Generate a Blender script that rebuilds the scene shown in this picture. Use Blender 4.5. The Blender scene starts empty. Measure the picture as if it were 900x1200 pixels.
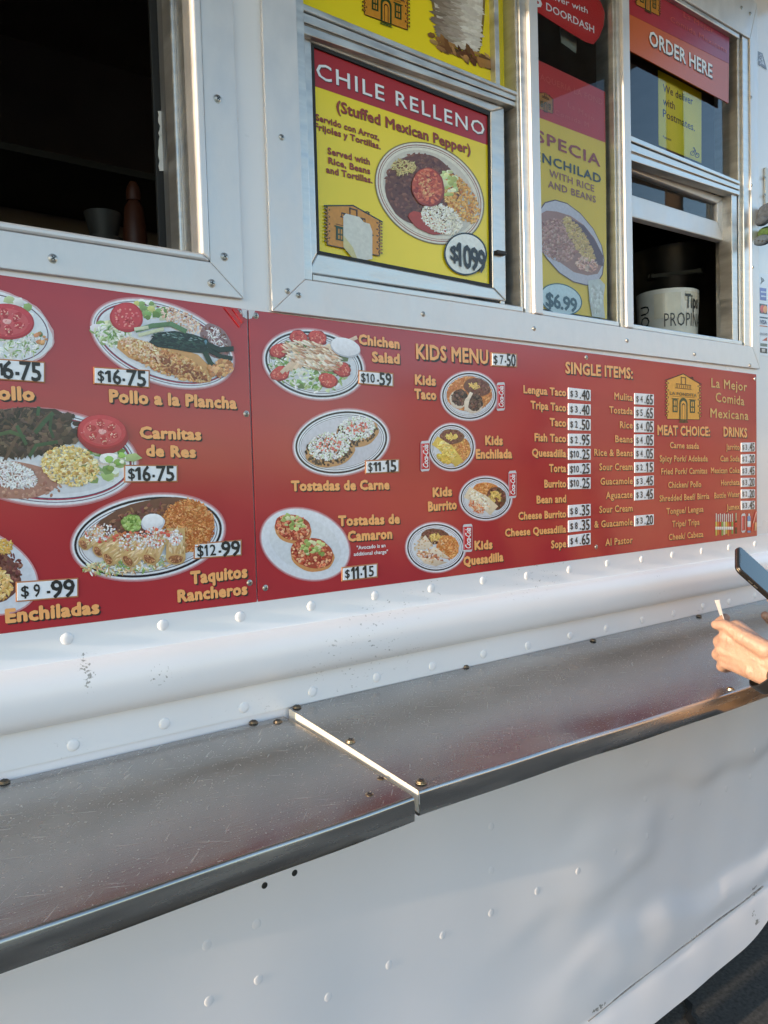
import bpy, bmesh, math, random
import numpy as np
from mathutils import Vector, Matrix

SC = bpy.context.scene
COL = SC.collection
rad = math.radians
random.seed(7)
RNG = random.Random(11)

# ------------------------------------------------------------------ camera
YAW, PITCH, ROLL, FPX = rad(36.3), rad(2.48), rad(-1.644), 900.0
CAM = Vector((0.0, -1.08, 1.50))
fw = Vector((math.sin(YAW) * math.cos(PITCH), math.cos(YAW) * math.cos(PITCH), -math.sin(PITCH)))
rt0 = Vector((math.cos(YAW), -math.sin(YAW), 0))
up0 = rt0.cross(fw)
rt = math.cos(ROLL) * rt0 + math.sin(ROLL) * up0
up = -math.sin(ROLL) * rt0 + math.cos(ROLL) * up0
cam_d = bpy.data.cameras.new('camera')
cam = bpy.data.objects.new('camera', cam_d)
COL.objects.link(cam)
M = Matrix.Identity(4)
for i in range(3):
    M[i][0], M[i][1], M[i][2], M[i][3] = rt[i], up[i], -fw[i], CAM[i]
cam.matrix_world = M
cam_d.sensor_fit = 'VERTICAL'
cam_d.sensor_height = 36.0
cam_d.lens = 36.0 * FPX / 1200.0
cam_d.clip_start = 0.02
cam_d.clip_end = 3000
SC.camera = cam

# ------------------------------------------------------------------ light
SUN_EL, SUN_BACK = rad(10.0), rad(-0.9)
to_sun = Vector((-math.cos(SUN_EL) * math.cos(SUN_BACK), math.cos(SUN_EL) * math.sin(SUN_BACK), math.sin(SUN_EL)))
world = bpy.data.worlds.new('World')
SC.world = world
world.use_nodes = True
wn = world.node_tree.nodes
wl = world.node_tree.links
wn.clear()
w_out = wn.new('ShaderNodeOutputWorld')
w_bg = wn.new('ShaderNodeBackground')
w_sky = wn.new('ShaderNodeTexSky')
w_sky.sky_type = 'NISHITA'
w_sky.sun_disc = False
w_sky.sun_elevation = SUN_EL
w_sky.sun_rotation = math.atan2(to_sun.x, to_sun.y)
w_sky.air_density = 1.0
w_sky.dust_density = 0.6
w_sky.ozone_density = 1.6
w_bg.inputs['Strength'].default_value = 0.15
wl.new(w_sky.outputs[0], w_bg.inputs[0])
wl.new(w_bg.outputs[0], w_out.inputs[0])
sun_d = bpy.data.lights.new('sun', 'SUN')
sun_d.energy = 2.05
sun_d.angle = rad(0.5)
sun_d.color = (1.0, 0.77, 0.54)
sun = bpy.data.objects.new('sun', sun_d)
COL.objects.link(sun)
sun.rotation_euler = to_sun.to_track_quat('Z', 'Y').to_euler()
sun.location = (-6, -2, 6)
SC.view_settings.view_transform = 'Standard'
SC.view_settings.look = 'None'
SC.view_settings.gamma = 1.0
SC.view_settings.use_curve_mapping = False
SC.view_settings.exposure = 1.9
SC.render.engine = 'CYCLES'
SC.cycles.max_bounces = 8
SC.cycles.transparent_max_bounces = 16
SC.cycles.use_denoising = True

# ------------------------------------------------------------------ helpers
def U(px, py, y=0.0):
    """point of the plane at depth y behind the truck's side seen at photo pixel (px, py)"""
    d = fw + rt * ((px - 450.0) / FPX) - up * ((py - 600.0) / FPX)
    return CAM + d * ((y - CAM.y) / d.y)

def lin(c):
    r = []
    for v in c:
        v = v / 255.0
        r.append(v / 12.92 if v <= 0.04045 else ((v + 0.055) / 1.055) ** 2.4)
    return tuple(r)

MATS = {}
def mat(name, col, rough=0.5, metal=0.0, spec=0.5, var=0.06, nscale=6.0, bump=0.0, bscale=60.0, coat=0.0,
        stretch=(1, 1, 1), rvar=0.0, sss=0.0, detail=6.0):
    """procedural principled material: colour and roughness broken up by noise, optional bump"""
    if name in MATS:
        return MATS[name]
    m = bpy.data.materials.new(name)
    m.use_nodes = True
    n, l = m.node_tree.nodes, m.node_tree.links
    b = n['Principled BSDF']
    b.inputs['Roughness'].default_value = rough
    b.inputs['Metallic'].default_value = metal
    b.inputs['Specular IOR Level'].default_value = spec
    b.inputs['Coat Weight'].default_value = coat
    b.inputs['Coat Roughness'].default_value = 0.08
    if sss:
        b.inputs['Subsurface Weight'].default_value = sss
        b.inputs['Subsurface Radius'].default_value = (0.01, 0.004, 0.002)
        b.inputs['Subsurface Scale'].default_value = 0.6
    tc = n.new('ShaderNodeTexCoord')
    mp = n.new('ShaderNodeMapping')
    mp.inputs['Scale'].default_value = stretch
    l.new(tc.outputs['Object'], mp.inputs[0])
    nz = n.new('ShaderNodeTexNoise')
    nz.inputs['Scale'].default_value = nscale
    nz.inputs['Detail'].default_value = detail
    l.new(mp.outputs[0], nz.inputs['Vector'])
    rp = n.new('ShaderNodeValToRGB')
    rp.color_ramp.elements[0].position = 0.3
    rp.color_ramp.elements[1].position = 0.7
    rp.color_ramp.elements[0].color = tuple(max(0, v * (1 - var)) for v in col) + (1,)
    rp.color_ramp.elements[1].color = tuple(min(1, v * (1 + var)) for v in col) + (1,)
    l.new(nz.outputs['Fac'], rp.inputs[0])
    l.new(rp.outputs[0], b.inputs['Base Color'])
    if rvar:
        mr = n.new('ShaderNodeMapRange')
        mr.inputs['From Min'].default_value = 0.3
        mr.inputs['From Max'].default_value = 0.7
        mr.inputs['To Min'].default_value = max(0.02, rough - rvar)
        mr.inputs['To Max'].default_value = rough + rvar
        l.new(nz.outputs['Fac'], mr.inputs[0])
        l.new(mr.outputs[0], b.inputs['Roughness'])
    if bump:
        n2 = n.new('ShaderNodeTexNoise')
        n2.inputs['Scale'].default_value = bscale
        n2.inputs['Detail'].default_value = 5
        l.new(mp.outputs[0], n2.inputs['Vector'])
        bp = n.new('ShaderNodeBump')
        bp.inputs['Strength'].default_value = bump
        bp.inputs['Distance'].default_value = 0.003
        l.new(n2.outputs['Fac'], bp.inputs['Height'])
        l.new(bp.outputs[0], b.inputs['Normal'])
    MATS[name] = m
    return m

def link(o, parent=None):
    COL.objects.link(o)
    if parent is not None:
        o.parent = parent
        o.matrix_parent_inverse = parent.matrix_world.inverted()
    return o

def new_obj(name, me, parent=None):
    return link(bpy.data.objects.new(name, me), parent)

def tag(o, label, cat, group=None):
    o['label'] = label
    o['category'] = cat
    if group:
        o['group'] = group
    return o

def thing(name, loc, label, cat, group=None):
    o = bpy.data.objects.new(name, None)
    o.empty_display_size = 0.05
    COL.objects.link(o)
    o.location = loc
    o.matrix_world = Matrix.Translation(loc)
    return tag(o, label, cat, group)

def finish(bm, name, mats, parent=None, smooth=False, angle=None):
    me = bpy.data.meshes.new(name)
    bm.normal_update()
    bm.to_mesh(me)
    bm.free()
    for m in (mats if isinstance(mats, (list, tuple)) else [mats]):
        me.materials.append(m)
    if smooth:
        me.polygons.foreach_set('use_smooth', [True] * len(me.polygons))
        if angle:
            me.set_sharp_from_angle(angle=rad(angle))
    return new_obj(name, me, parent)

def box(bm, x0, x1, y0, y1, z0, z1, bev=0.0, mi=0, seg=2):
    r = bmesh.ops.create_cube(bm, size=1.0)
    vs = r['verts']
    for v in vs:
        v.co = Vector(((x0 + x1) / 2 + v.co.x * (x1 - x0), (y0 + y1) / 2 + v.co.y * (y1 - y0), (z0 + z1) / 2 + v.co.z * (z1 - z0)))
    fs = list({f for v in vs for f in v.link_faces})
    for f in fs:
        f.material_index = mi
    if bev > 0:
        es = list({e for v in vs for e in v.link_edges})
        bmesh.ops.bevel(bm, geom=es, offset=bev, segments=seg, affect='EDGES', profile=0.5)

def hexa(bm, front, back, bev=0.0, mi=0):
    """prism between two quads given as 4 points each, in the same order"""
    fv = [bm.verts.new(p) for p in front]
    bv = [bm.verts.new(p) for p in back]
    fs = [bm.faces.new(fv), bm.faces.new(bv[::-1])]
    for i in range(4):
        j = (i + 1) % 4
        fs.append(bm.faces.new((fv[j], fv[i], bv[i], bv[j])))
    for f in fs:
        f.material_index = mi
    bmesh.ops.recalc_face_normals(bm, faces=fs)
    if bev > 0:
        es = list({e for f in fs for e in f.edges})
        bmesh.ops.bevel(bm, geom=es, offset=bev, segments=2, affect='EDGES', profile=0.5)

def slab(bm, quad, y, depth, bev=0.0, mi=0):
    """solid bar whose front face is the photo quad on the plane y, running back by depth"""
    f = [U(p[0], p[1], y) for p in quad]
    b = [p + Vector((0, depth, 0)) for p in f]
    hexa(bm, f, b, bev, mi)

def frame_ring(bm, outer, inner, y0, depth, bev=0.002, mi=0):
    """mitred frame of four boards; outer and inner are 4 world points (x, z)"""
    for i in range(4):
        j = (i + 1) % 4
        q = [outer[i], outer[j], inner[j], inner[i]]
        f = [Vector((p[0], y0, p[1])) for p in q]
        b = [Vector((p[0], y0 + depth, p[1])) for p in q]
        hexa(bm, f, b, bev, mi)

def xz(px, py, y=0.0):
    p = U(px, py, y)
    return (p.x, p.z)

def ngon_prism(bm, pts, y0, depth, mi=0):
    f = [bm.verts.new((p[0], y0, p[1])) for p in pts]
    b = [bm.verts.new((p[0], y0 + depth, p[1])) for p in pts]
    fs = [bm.faces.new(f), bm.faces.new(b[::-1])]
    n = len(pts)
    for i in range(n):
        j = (i + 1) % n
        fs.append(bm.faces.new((f[j], f[i], b[i], b[j])))
    for q in fs:
        q.material_index = mi
    bmesh.ops.recalc_face_normals(bm, faces=fs)

def lathe(bm, prof, cx, cy, z0, seg=40, mi=0, squash=1.0):
    rings = []
    for r, z in prof:
        rings.append([bm.verts.new((cx + r * math.cos(2 * math.pi * i / seg), cy + squash * r * math.sin(2 * math.pi * i / seg), z0 + z)) for i in range(seg)])
    for a, b in zip(rings, rings[1:]):
        for i in range(seg):
            j = (i + 1) % seg
            f = bm.faces.new((a[i], a[j], b[j], b[i]))
            f.material_index = mi
    return rings

# ------------------------------------------------------------------ text
_tc = {}
_one = []
def text_geo(s, bold=0.016, space=1.0, shear=0.0):
    k = (s, bold, space, shear)
    if k not in _tc:
        c = bpy.data.curves.new('lettering', 'FONT')
        c.body = s
        c.size = 1.0
        c.offset = bold
        c.space_character = space
        c.shear = shear
        c.resolution_u = 2
        c.fill_mode = 'FRONT'
        o = bpy.data.objects.new('lettering', c)
        me = bpy.data.meshes.new_from_object(o)
        v = np.zeros(len(me.vertices) * 3)
        me.vertices.foreach_get('co', v)
        v = v.reshape(-1, 3)[:, :2]
        fs = [tuple(p.vertices) for p in me.polygons]
        bpy.data.objects.remove(o)
        bpy.data.curves.remove(c)
        bpy.data.meshes.remove(me)
        if '1' in s:
            add_v, add_f = [], []
            if s == '1':
                r_, l_, t_ = v[:, 0].max(), v[:, 0].min(), v[:, 1].max()
                ones = [(l_, t_)]
                _one.append(r_ - l_)
            else:
                if not _one:
                    text_geo('1', 0.0, space)
                ones = []
                for i_, ch in enumerate(s):
                    if ch == '1':
                        pv = v if i_ == len(s) - 1 else text_geo(s[:i_ + 1] if i_ else '1', 0.0, space, shear)[0]
                        ones.append((pv[:, 0].max() - _one[0], v[:, 1].max() if ch else 0))
            n0 = len(v)
            for (l_, t_) in ones:
                add_v += [(l_ + .004, t_), (l_ + .004, t_ - .16), (l_ - .11, t_ - .23), (l_ - .11, t_ - .13)]
                add_f.append((n0, n0 + 1, n0 + 2, n0 + 3))
                n0 += 4
            v = np.concatenate([v, np.array(add_v)])
            fs = fs + add_f
        _tc[k] = (v, fs)
    return _tc[k]
CAPH = None
def cap_height():
    global CAPH
    if CAPH is None:
        v, _ = text_geo('H', 0.0)
        CAPH = v[:, 1].max()
    return CAPH

def text(s, p0, p1, h, y, m, parent, name='lettering', shadow=None, bold=0.016, space=1.0, sh=(0.10, -0.10), rise=0.0005, shear=0.0, yp=None):
    """lettering on the plane y whose baseline runs from photo pixel p0 to p1 with cap height h pixels"""
    v, fs = text_geo(s, 0.0, space, shear)
    bold = max(0.0, bold)
    w0, w1 = v[:, 0].min(), v[:, 0].max()
    a, b = U(p0[0], p0[1], y), U(p1[0], p1[1], y)
    t = U(p0[0], p0[1] - h, y)
    hh = (t.z - a.z)
    u = (v[:, 0] - w0) / (w1 - w0)
    q = v[:, 1] / cap_height()
    X = a.x + u * (b.x - a.x)
    Z = a.z + u * (b.z - a.z) + q * hh
    n = len(v)
    sx, sz = (b.x - a.x) / (w1 - w0), hh / cap_height()
    def layers(k, dx, dz, y0, m_i):
        sh_ = [(0.0, 0.0)]
        if bold > 0:
            sh_ += [(bold * math.cos(2 * math.pi * i / k), bold * math.sin(2 * math.pi * i / k)) for i in range(k)]
        for q_, (ex, ez) in enumerate(sh_):
            k0 = sum(len(c_) for c_ in cos_)
            cos_.append(np.stack([X + ex * sx + dx, np.full(n, y0 - q_ * 4e-6), Z + ez * sz + dz], 1))
            faces.extend([tuple(i + k0 for i in f) for f in fs])
            mi.extend([m_i] * len(fs))
    cos_, faces, mi, mats = [], [], [], [m]
    layers(8, 0.0, 0.0, y - rise, 0)
    if shadow is not None:
        layers(6, sh[0] * hh, sh[1] * hh, y - rise * .5, 1)
        mats.append(shadow)
    co = np.concatenate(cos_)
    me = bpy.data.meshes.new(name)
    me.from_pydata(co.tolist(), [], faces)
    me.polygons.foreach_set('material_index', mi)
    for q_ in mats:
        me.materials.append(q_)
    # face the street
    me.update()
    if len(me.polygons) and me.polygons[0].normal.y > 0:
        me.flip_normals()
    return new_obj(name, me, parent)

# ------------------------------------------------------------------ flat printed pictures
def print_mat():
    if 'printed colours' in MATS:
        return MATS['printed colours']
    m = bpy.data.materials.new('printed colours')
    m.use_nodes = True
    n, l = m.node_tree.nodes, m.node_tree.links
    b = n['Principled BSDF']
    a = n.new('ShaderNodeAttribute')
    a.attribute_name = 'ink'
    tc = n.new('ShaderNodeTexCoord')
    nz = n.new('ShaderNodeTexNoise')
    nz.inputs['Scale'].default_value = 160
    nz.inputs['Detail'].default_value = 3
    l.new(tc.outputs['Object'], nz.inputs['Vector'])
    mr = n.new('ShaderNodeMapRange')
    mr.inputs['To Min'].default_value = 0.80
    mr.inputs['To Max'].default_value = 1.16
    l.new(nz.outputs['Fac'], mr.inputs[0])
    mx = n.new('ShaderNodeVectorMath')
    mx.operation = 'SCALE'
    l.new(a.outputs['Color'], mx.inputs[0])
    l.new(mr.outputs[0], mx.inputs['Scale'])
    l.new(mx.outputs[0], b.inputs['Base Color'])
    b.inputs['Roughness'].default_value = 0.22
    MATS['printed colours'] = m
    return m

class Pic:
    """a flat printed picture: polygons laid over each other, in photo pixels on the plane y"""
    def __init__(self, y, seed=1):
        self.y = y
        self.v, self.f, self.c = [], [], []
        self.k = 0.00025
        self.flat = False
        self.r = random.Random(seed)
    def lift(self, d=0.00004):
        self.k += d
    def poly(self, pts, col, d=0.9e-6):
        self.k += d
        i0 = len(self.v)
        for p in pts:
            q = U(p[0], p[1], self.y)
            self.v.append((q.x, self.y - self.k, q.z))
        self.f.append(tuple(range(i0, i0 + len(pts))))
        y0, y1 = min(p[1] for p in pts), max(p[1] for p in pts)
        h_ = max(.01, y1 - y0)
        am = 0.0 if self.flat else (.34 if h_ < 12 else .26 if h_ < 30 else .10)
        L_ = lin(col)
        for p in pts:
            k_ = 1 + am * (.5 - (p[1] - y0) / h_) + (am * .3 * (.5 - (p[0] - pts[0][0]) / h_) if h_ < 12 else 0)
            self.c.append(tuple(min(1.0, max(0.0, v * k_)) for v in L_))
    def ell(self, cx, cy, a, b, ang, col, n=48, jit=0.0, d=0.00003):
        c, s = math.cos(rad(ang)), math.sin(rad(ang))
        pts = []
        ph = self.r.random() * 6
        for i in range(n):
            t = 2 * math.pi * i / n
            k = 1 + jit * (math.sin(3 * t + ph) * .5 + math.sin(7 * t + 2 * ph) * .35 + self.r.uniform(-.4, .4))
            x, y = a * k * math.cos(t), b * k * math.sin(t)
            pts.append((cx + c * x - s * y, cy + s * x + c * y))
        self.poly(pts, col, d)
    def vary(self, col, k=18):
        d = self.r.uniform(-k, k)
        return tuple(max(0, min(255, v + d + self.r.uniform(-k * .35, k * .35))) for v in col)
    def inside(self, cx, cy, a, b, ang, e=1.0):
        r = math.sqrt(self.r.random()) * e
        t = self.r.random() * 2 * math.pi
        c, s = math.cos(rad(ang)), math.sin(rad(ang))
        x, y = a * r * math.cos(t), b * r * math.sin(t)
        return cx + c * x - s * y, cy + s * x + c * y
    def grains(self, n, cx, cy, a, b, ang, ln, wd, cols, k=18, dirn=None, dj=3.2):
        for _ in range(int(n * 1.7)):
            x, y = self.inside(cx, cy, a, b, ang)
            self.grain(x, y, .78 * ln * self.r.uniform(.6, 1.3), .85 * wd * self.r.uniform(.7, 1.3), (dirn if dirn is not None else 0) + self.r.uniform(-dj, dj), self.vary(self.r.choice(cols), k))
    def grain(self, x, y, l_, w, t, col):
        c, s = math.cos(t), math.sin(t)
        pts = []
        for (u, v) in ((-.5, 0), (-.25, .5), (.25, .5), (.5, 0), (.25, -.5), (-.25, -.5)):
            pts.append((x + c * u * l_ - s * v * w, y + s * u * l_ + c * v * w))
        self.poly(pts, col)
    def chunks(self, n, cx, cy, a, b, ang, r0, r1, cols, k=18, sides=7):
        for _ in range(n):
            x, y = self.inside(cx, cy, a, b, ang)
            r = self.r.uniform(r0, r1)
            t0 = self.r.random() * 6
            e = self.r.uniform(.6, 1)
            pts = []
            for i in range(sides):
                t = t0 + 2 * math.pi * i / sides
                q = r * self.r.uniform(.75, 1.15)
                pts.append((x + q * math.cos(t), y + e * q * math.sin(t)))
            self.poly(pts, self.vary(self.r.choice(cols), k))
    def line(self, pts, w, col):
        """a ribbon through the points"""
        for (x0, y0), (x1, y1) in zip(pts, pts[1:]):
            dx, dy = x1 - x0, y1 - y0
            L = math.hypot(dx, dy) or 1
            ex, ey = dx / L * w * .35, dy / L * w * .35
            nx, ny = -dy / L * w / 2, dx / L * w / 2
            self.poly([(x0 - ex + nx, y0 - ey + ny), (x1 + ex + nx, y1 + ey + ny), (x1 + ex - nx, y1 + ey - ny), (x0 - ex - nx, y0 - ey - ny)], col, 4e-6)
    def ring(self, cx, cy, a, b, ang, w, col, n=64):
        c, s = math.cos(rad(ang)), math.sin(rad(ang))
        self.k += 0.00002
        for i in range(n):
            q = []
            for (t, o) in ((i, 0), (i + 1, 0), (i + 1, w), (i, w)):
                t = 2 * math.pi * t / n
                x, y = (a - o) * math.cos(t), (b - o) * math.sin(t)
                q.append((cx + c * x - s * y, cy + s * x + c * y))
            self.poly(q, col, 0)
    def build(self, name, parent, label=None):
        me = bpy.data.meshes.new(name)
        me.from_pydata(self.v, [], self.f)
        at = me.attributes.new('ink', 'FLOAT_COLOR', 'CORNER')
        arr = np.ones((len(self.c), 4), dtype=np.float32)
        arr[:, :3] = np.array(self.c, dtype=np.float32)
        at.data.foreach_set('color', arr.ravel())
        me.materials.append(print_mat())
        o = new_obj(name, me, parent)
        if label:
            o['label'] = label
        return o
    def tomato(self, cx, cy, a, b, ang, base=(196, 62, 74)):
        if a < 14:
            self.ell(cx, cy, a, b, ang, (150, 40, 44), 26, .10)
            self.ell(cx - .4, cy - .6, a * .9, b * .88, ang, (200, 76, 70), 26, .10)
            self.grains(26, cx, cy, a * .75, b * .7, ang, a * .3, a * .14, [(214, 110, 96), (178, 54, 54), (226, 150, 130), (190, 66, 60)], 12)
            return
        self.ell(cx, cy, a, b, ang, (168, 40, 52))
        self.ell(cx, cy - b * .05, a * .95, b * .92, ang, base)
        self.ell(cx, cy, a * .78, b * .74, ang, (206, 86, 92))
        c, s = math.cos(rad(ang)), math.sin(rad(ang))
        for i in range(6):
            t = i * math.pi / 3 + .3
            x, y = a * .48 * math.cos(t), b * .48 * math.sin(t)
            self.ell(cx + c * x - s * y, cy + s * x + c * y, a * .21, b * .2, ang + 60 * i, (178, 48, 58), 14, .15)
            self.grains(5, cx + c * x - s * y, cy + s * x + c * y, a * .16, b * .15, 0, a * .09, a * .05, [(226, 190, 170), (224, 150, 140)])
        self.ell(cx, cy, a * .16, b * .15, ang, (226, 170, 168), 16, .2)
        self.grains(14, cx, cy, a * .9, b * .85, ang, a * .1, a * .04, [(224, 140, 146), (210, 96, 102)])

def bbox_ell(x0, x1, y0, y1, ang):
    w, h = (x1 - x0) / 2, (y1 - y0) / 2
    c2, s2 = math.cos(rad(ang)) ** 2, math.sin(rad(ang)) ** 2
    S = w * w + h * h
    D = (w * w - h * h) / max(.05, c2 - s2)
    return (x0 + x1) / 2, (y0 + y1) / 2, math.sqrt(max(1, (S + D) / 2)), math.sqrt(max(1, (S - D) / 2))

# ------------------------------------------------------------------ materials
WHITE = mat('white truck paint', (0.765, 0.755, 0.765), rough=0.30, var=0.035, nscale=3.5, rvar=0.06, coat=0.3)
SKIRT = mat('weathered white paint', (0.775, 0.75, 0.775), rough=0.24, var=0.04, nscale=2.5, rvar=0.03, bump=0.02, bscale=9, coat=0.35)
ALU = mat('milled aluminium', (0.63, 0.62, 0.625), rough=0.46, metal=0.42, var=0.07, nscale=7, rvar=0.09, stretch=(4, 1, 2.2), bump=0.04, bscale=90)
ALU2 = mat('dull window aluminium', (0.55, 0.55, 0.54), rough=0.40, metal=0.8, var=0.16, nscale=14, rvar=0.12, stretch=(1, 1, 5), bump=0.05, bscale=120)
ALUD = mat('dark window channel', (0.30, 0.30, 0.30), rough=0.45, metal=0.7, var=0.2, nscale=12)
STEEL = None
RED = mat('red sign enamel', lin((173, 52, 58)), rough=0.15, var=0.04, nscale=5, rvar=0.05)
BLACK = mat('black print', (0.015, 0.015, 0.016), rough=0.35)
TAN = mat('tan orange print', lin((242, 174, 110)), rough=0.25, var=0.05, nscale=30)
YELLOWINK = mat('pale yellow print', lin((226, 178, 110)), rough=0.25)
WPRINT = mat('white print', lin((232, 234, 238)), rough=0.3)
TAGW = mat('white price plastic', lin((232, 236, 242)), rough=0.22, var=0.02)
TAGE = mat('tag edge brown', lin((178, 118, 78)), rough=0.4)
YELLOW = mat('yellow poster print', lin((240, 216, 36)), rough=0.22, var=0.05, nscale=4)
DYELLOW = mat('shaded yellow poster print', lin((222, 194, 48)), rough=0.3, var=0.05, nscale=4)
PRED = mat('red poster print', lin((168, 44, 50)), rough=0.22, var=0.04)
RUBBER = mat('black rubber', (0.012, 0.012, 0.012), rough=0.6)
SCREW = mat('zinc screw metal', (0.40, 0.39, 0.37), rough=0.35, metal=0.9, var=0.25, nscale=200)
SCREWD = mat('tarnished screw metal', (0.16, 0.13, 0.10), rough=0.45, metal=0.8, var=0.3, nscale=200)
SCREWB = mat('brassy screw metal', (0.36, 0.30, 0.22), rough=0.3, metal=0.95, var=0.2, nscale=200)
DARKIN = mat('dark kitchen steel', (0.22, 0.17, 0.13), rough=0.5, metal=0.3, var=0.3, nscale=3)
ASPH = mat('asphalt', (0.05, 0.049, 0.048), rough=0.9, var=0.5, nscale=90, bump=0.9, bscale=160, detail=8)

def glass_mat(name, tint=(1, 1, 1), ior=1.5, dirt=0.0):
    m = bpy.data.materials.new(name)
    m.use_nodes = True
    n, l = m.node_tree.nodes, m.node_tree.links
    n.clear()
    o = n.new('ShaderNodeOutputMaterial')
    fr = n.new('ShaderNodeFresnel')
    fr.inputs['IOR'].default_value = ior
    tr = n.new('ShaderNodeBsdfTransparent')
    tr.inputs[0].default_value = tint + (1,)
    gl = n.new('ShaderNodeBsdfGlossy')
    gl.inputs['Roughness'].default_value = 0.01
    gl.inputs[0].default_value = (1, 1, 1, 1)
    mx = n.new('ShaderNodeMixShader')
    l.new(fr.outputs[0], mx.inputs[0])
    l.new(tr.outputs[0], mx.inputs[1])
    l.new(gl.outputs[0], mx.inputs[2])
    df = n.new('ShaderNodeBsdfDiffuse')
    df.inputs[0].default_value = (0.5, 0.5, 0.48, 1)
    nz = n.new('ShaderNodeTexNoise')
    nz.inputs['Scale'].default_value = 14
    mr = n.new('ShaderNodeMapRange')
    mr.inputs['From Min'].default_value = 0.35
    mr.inputs['From Max'].default_value = 0.75
    mr.inputs['To Max'].default_value = dirt
    l.new(nz.outputs['Fac'], mr.inputs[0])
    m2 = n.new('ShaderNodeMixShader')
    l.new(mr.outputs[0], m2.inputs[0])
    l.new(mx.outputs[0], m2.inputs[1])
    l.new(df.outputs[0], m2.inputs[2])
    l.new(m2.outputs[0], o.inputs[0])
    return m
GLASS = glass_mat('window glass', ior=1.26, dirt=0.02)
GLASS2 = glass_mat('order window glass', ior=1.5, dirt=0.02)
CLEAR = bpy.data.materials.new('clear glass body')
CLEAR.use_nodes = True
CLEAR.node_tree.nodes.clear()
_o = CLEAR.node_tree.nodes.new('ShaderNodeOutputMaterial')
_t = CLEAR.node_tree.nodes.new('ShaderNodeBsdfTransparent')
_t.inputs[0].default_value = (.93, .96, .95, 1)
CLEAR.node_tree.links.new(_t.outputs[0], _o.inputs[0])

def counter_mat():
    m = bpy.data.materials.new('scratched counter steel')
    m.use_nodes = True
    n, l = m.node_tree.nodes, m.node_tree.links
    b = n['Principled BSDF']
    b.inputs['Metallic'].default_value = 0.88
    tc = n.new('ShaderNodeTexCoord')
    def noise(scale, stretch, detail=5, rot=0.0):
        m0 = n.new('ShaderNodeMapping')
        m0.inputs['Rotation'].default_value = (0, 0, rot)
        l.new(tc.outputs['Object'], m0.inputs[0])
        mp = n.new('ShaderNodeMapping')
        mp.inputs['Scale'].default_value = stretch
        l.new(m0.outputs[0], mp.inputs[0])
        z = n.new('ShaderNodeTexNoise')
        z.inputs['Scale'].default_value = scale
        z.inputs['Detail'].default_value = detail
        l.new(mp.outputs[0], z.inputs['Vector'])
        return z
    def mrange(src, a, b_, c, d):
        r = n.new('ShaderNodeMapRange')
        for k, v in zip(('From Min', 'From Max', 'To Min', 'To Max'), (a, b_, c, d)):
            r.inputs[k].default_value = v
        l.new(src, r.inputs[0])
        return r.outputs[0]
    def math_(op, a, b_):
        q = n.new('ShaderNodeMath')
        q.operation = op
        for i, s in enumerate((a, b_)):
            if isinstance(s, (int, float)):
                q.inputs[i].default_value = s
            else:
                l.new(s, q.inputs[i])
        return q.outputs[0]
    big = noise(5, (1, 1.6, 1), 6)
    grain = noise(420, (0.05, 1, 1), 2)
    s1 = noise(100, (0.20, 2.6, 1), 2, rad(24))
    s2 = noise(110, (0.22, 2.4, 1), 2, rad(-48))
    dots = noise(330, (1, 1, 1), 1)
    scr = math_('MAXIMUM', mrange(s1.outputs['Fac'], .675, .75, 0, .4), mrange(s2.outputs['Fac'], .675, .75, 0, .4))
    scr = math_('MAXIMUM', scr, mrange(dots.outputs['Fac'], .695, .75, 0, .9))
    cr = n.new('ShaderNodeValToRGB')
    cr.color_ramp.elements[0].position = .3
    cr.color_ramp.elements[1].position = .72
    cr.color_ramp.elements[0].color = (0.275, 0.258, 0.243, 1)
    cr.color_ramp.elements[1].color = (0.41, 0.39, 0.372, 1)
    l.new(big.outputs['Fac'], cr.inputs[0])
    mx = n.new('ShaderNodeMix')
    mx.data_type = 'RGBA'
    l.new(scr, mx.inputs[0])
    l.new(cr.outputs[0], mx.inputs[6])
    mx.inputs[7].default_value = (0.85, 0.82, 0.78, 1)
    l.new(mx.outputs[2], b.inputs['Base Color'])
    r = math_('ADD', mrange(big.outputs['Fac'], .3, .7, .15, .29), mrange(scr, 0, 1, 0, .25))
    l.new(r, b.inputs['Roughness'])
    h = math_('ADD', mrange(grain.outputs['Fac'], .2, .8, 0, .25), scr)
    bp = n.new('ShaderNodeBump')
    bp.inputs['Strength'].default_value = 0.22
    bp.inputs['Distance'].default_value = 0.0008
    l.new(h, bp.inputs['Height'])
    l.new(bp.outputs[0], b.inputs['Normal'])
    return m
STEEL = counter_mat()
LIPM = mat('worn steel edge', (0.46, 0.45, 0.43), rough=0.26, metal=0.9, var=0.25, nscale=20, stretch=(.3, 1, 3), rvar=0.1, bump=0.03, bscale=40)

# ------------------------------------------------------------------ ground
bm = bmesh.new()
g = 400.0
vs = [bm.verts.new(p) for p in ((-g, -g, 0), (g, -g, 0), (g, g, 0), (-g, g, 0))]
bm.faces.new(vs)
ground = finish(bm, 'ground', ASPH)
ground['kind'] = 'structure'

# ------------------------------------------------------------------ truck
XL, XR = -3.2, 4.2
truck = thing('food_truck', (0.5, 1.1, 0.0), 'white food truck with aluminium service windows and a rounded rub rail', 'food truck')
ZC = 1.138        # back line of the counters
# window openings (x0, x1, z0, z1)
w1 = dict(ox=U(276, 150).x, oz=U(281, 351).z, ix=U(238, 150).x, iz=U(242, 308).z)
W1X0 = -0.35
W1TOP = 2.60
un = dict(lx=U(311, 200).x, rx=U(886, 200).x, bz=(U(319, 360).z + U(887, 436).z) / 2, tz=U(886, 6).z)
ui = dict(lx=U(351, 200).x, rx=U(877, 200).x, bz=(U(354, 323).z + U(872, 409).z) / 2, tz=U(858, 36).z)

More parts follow.
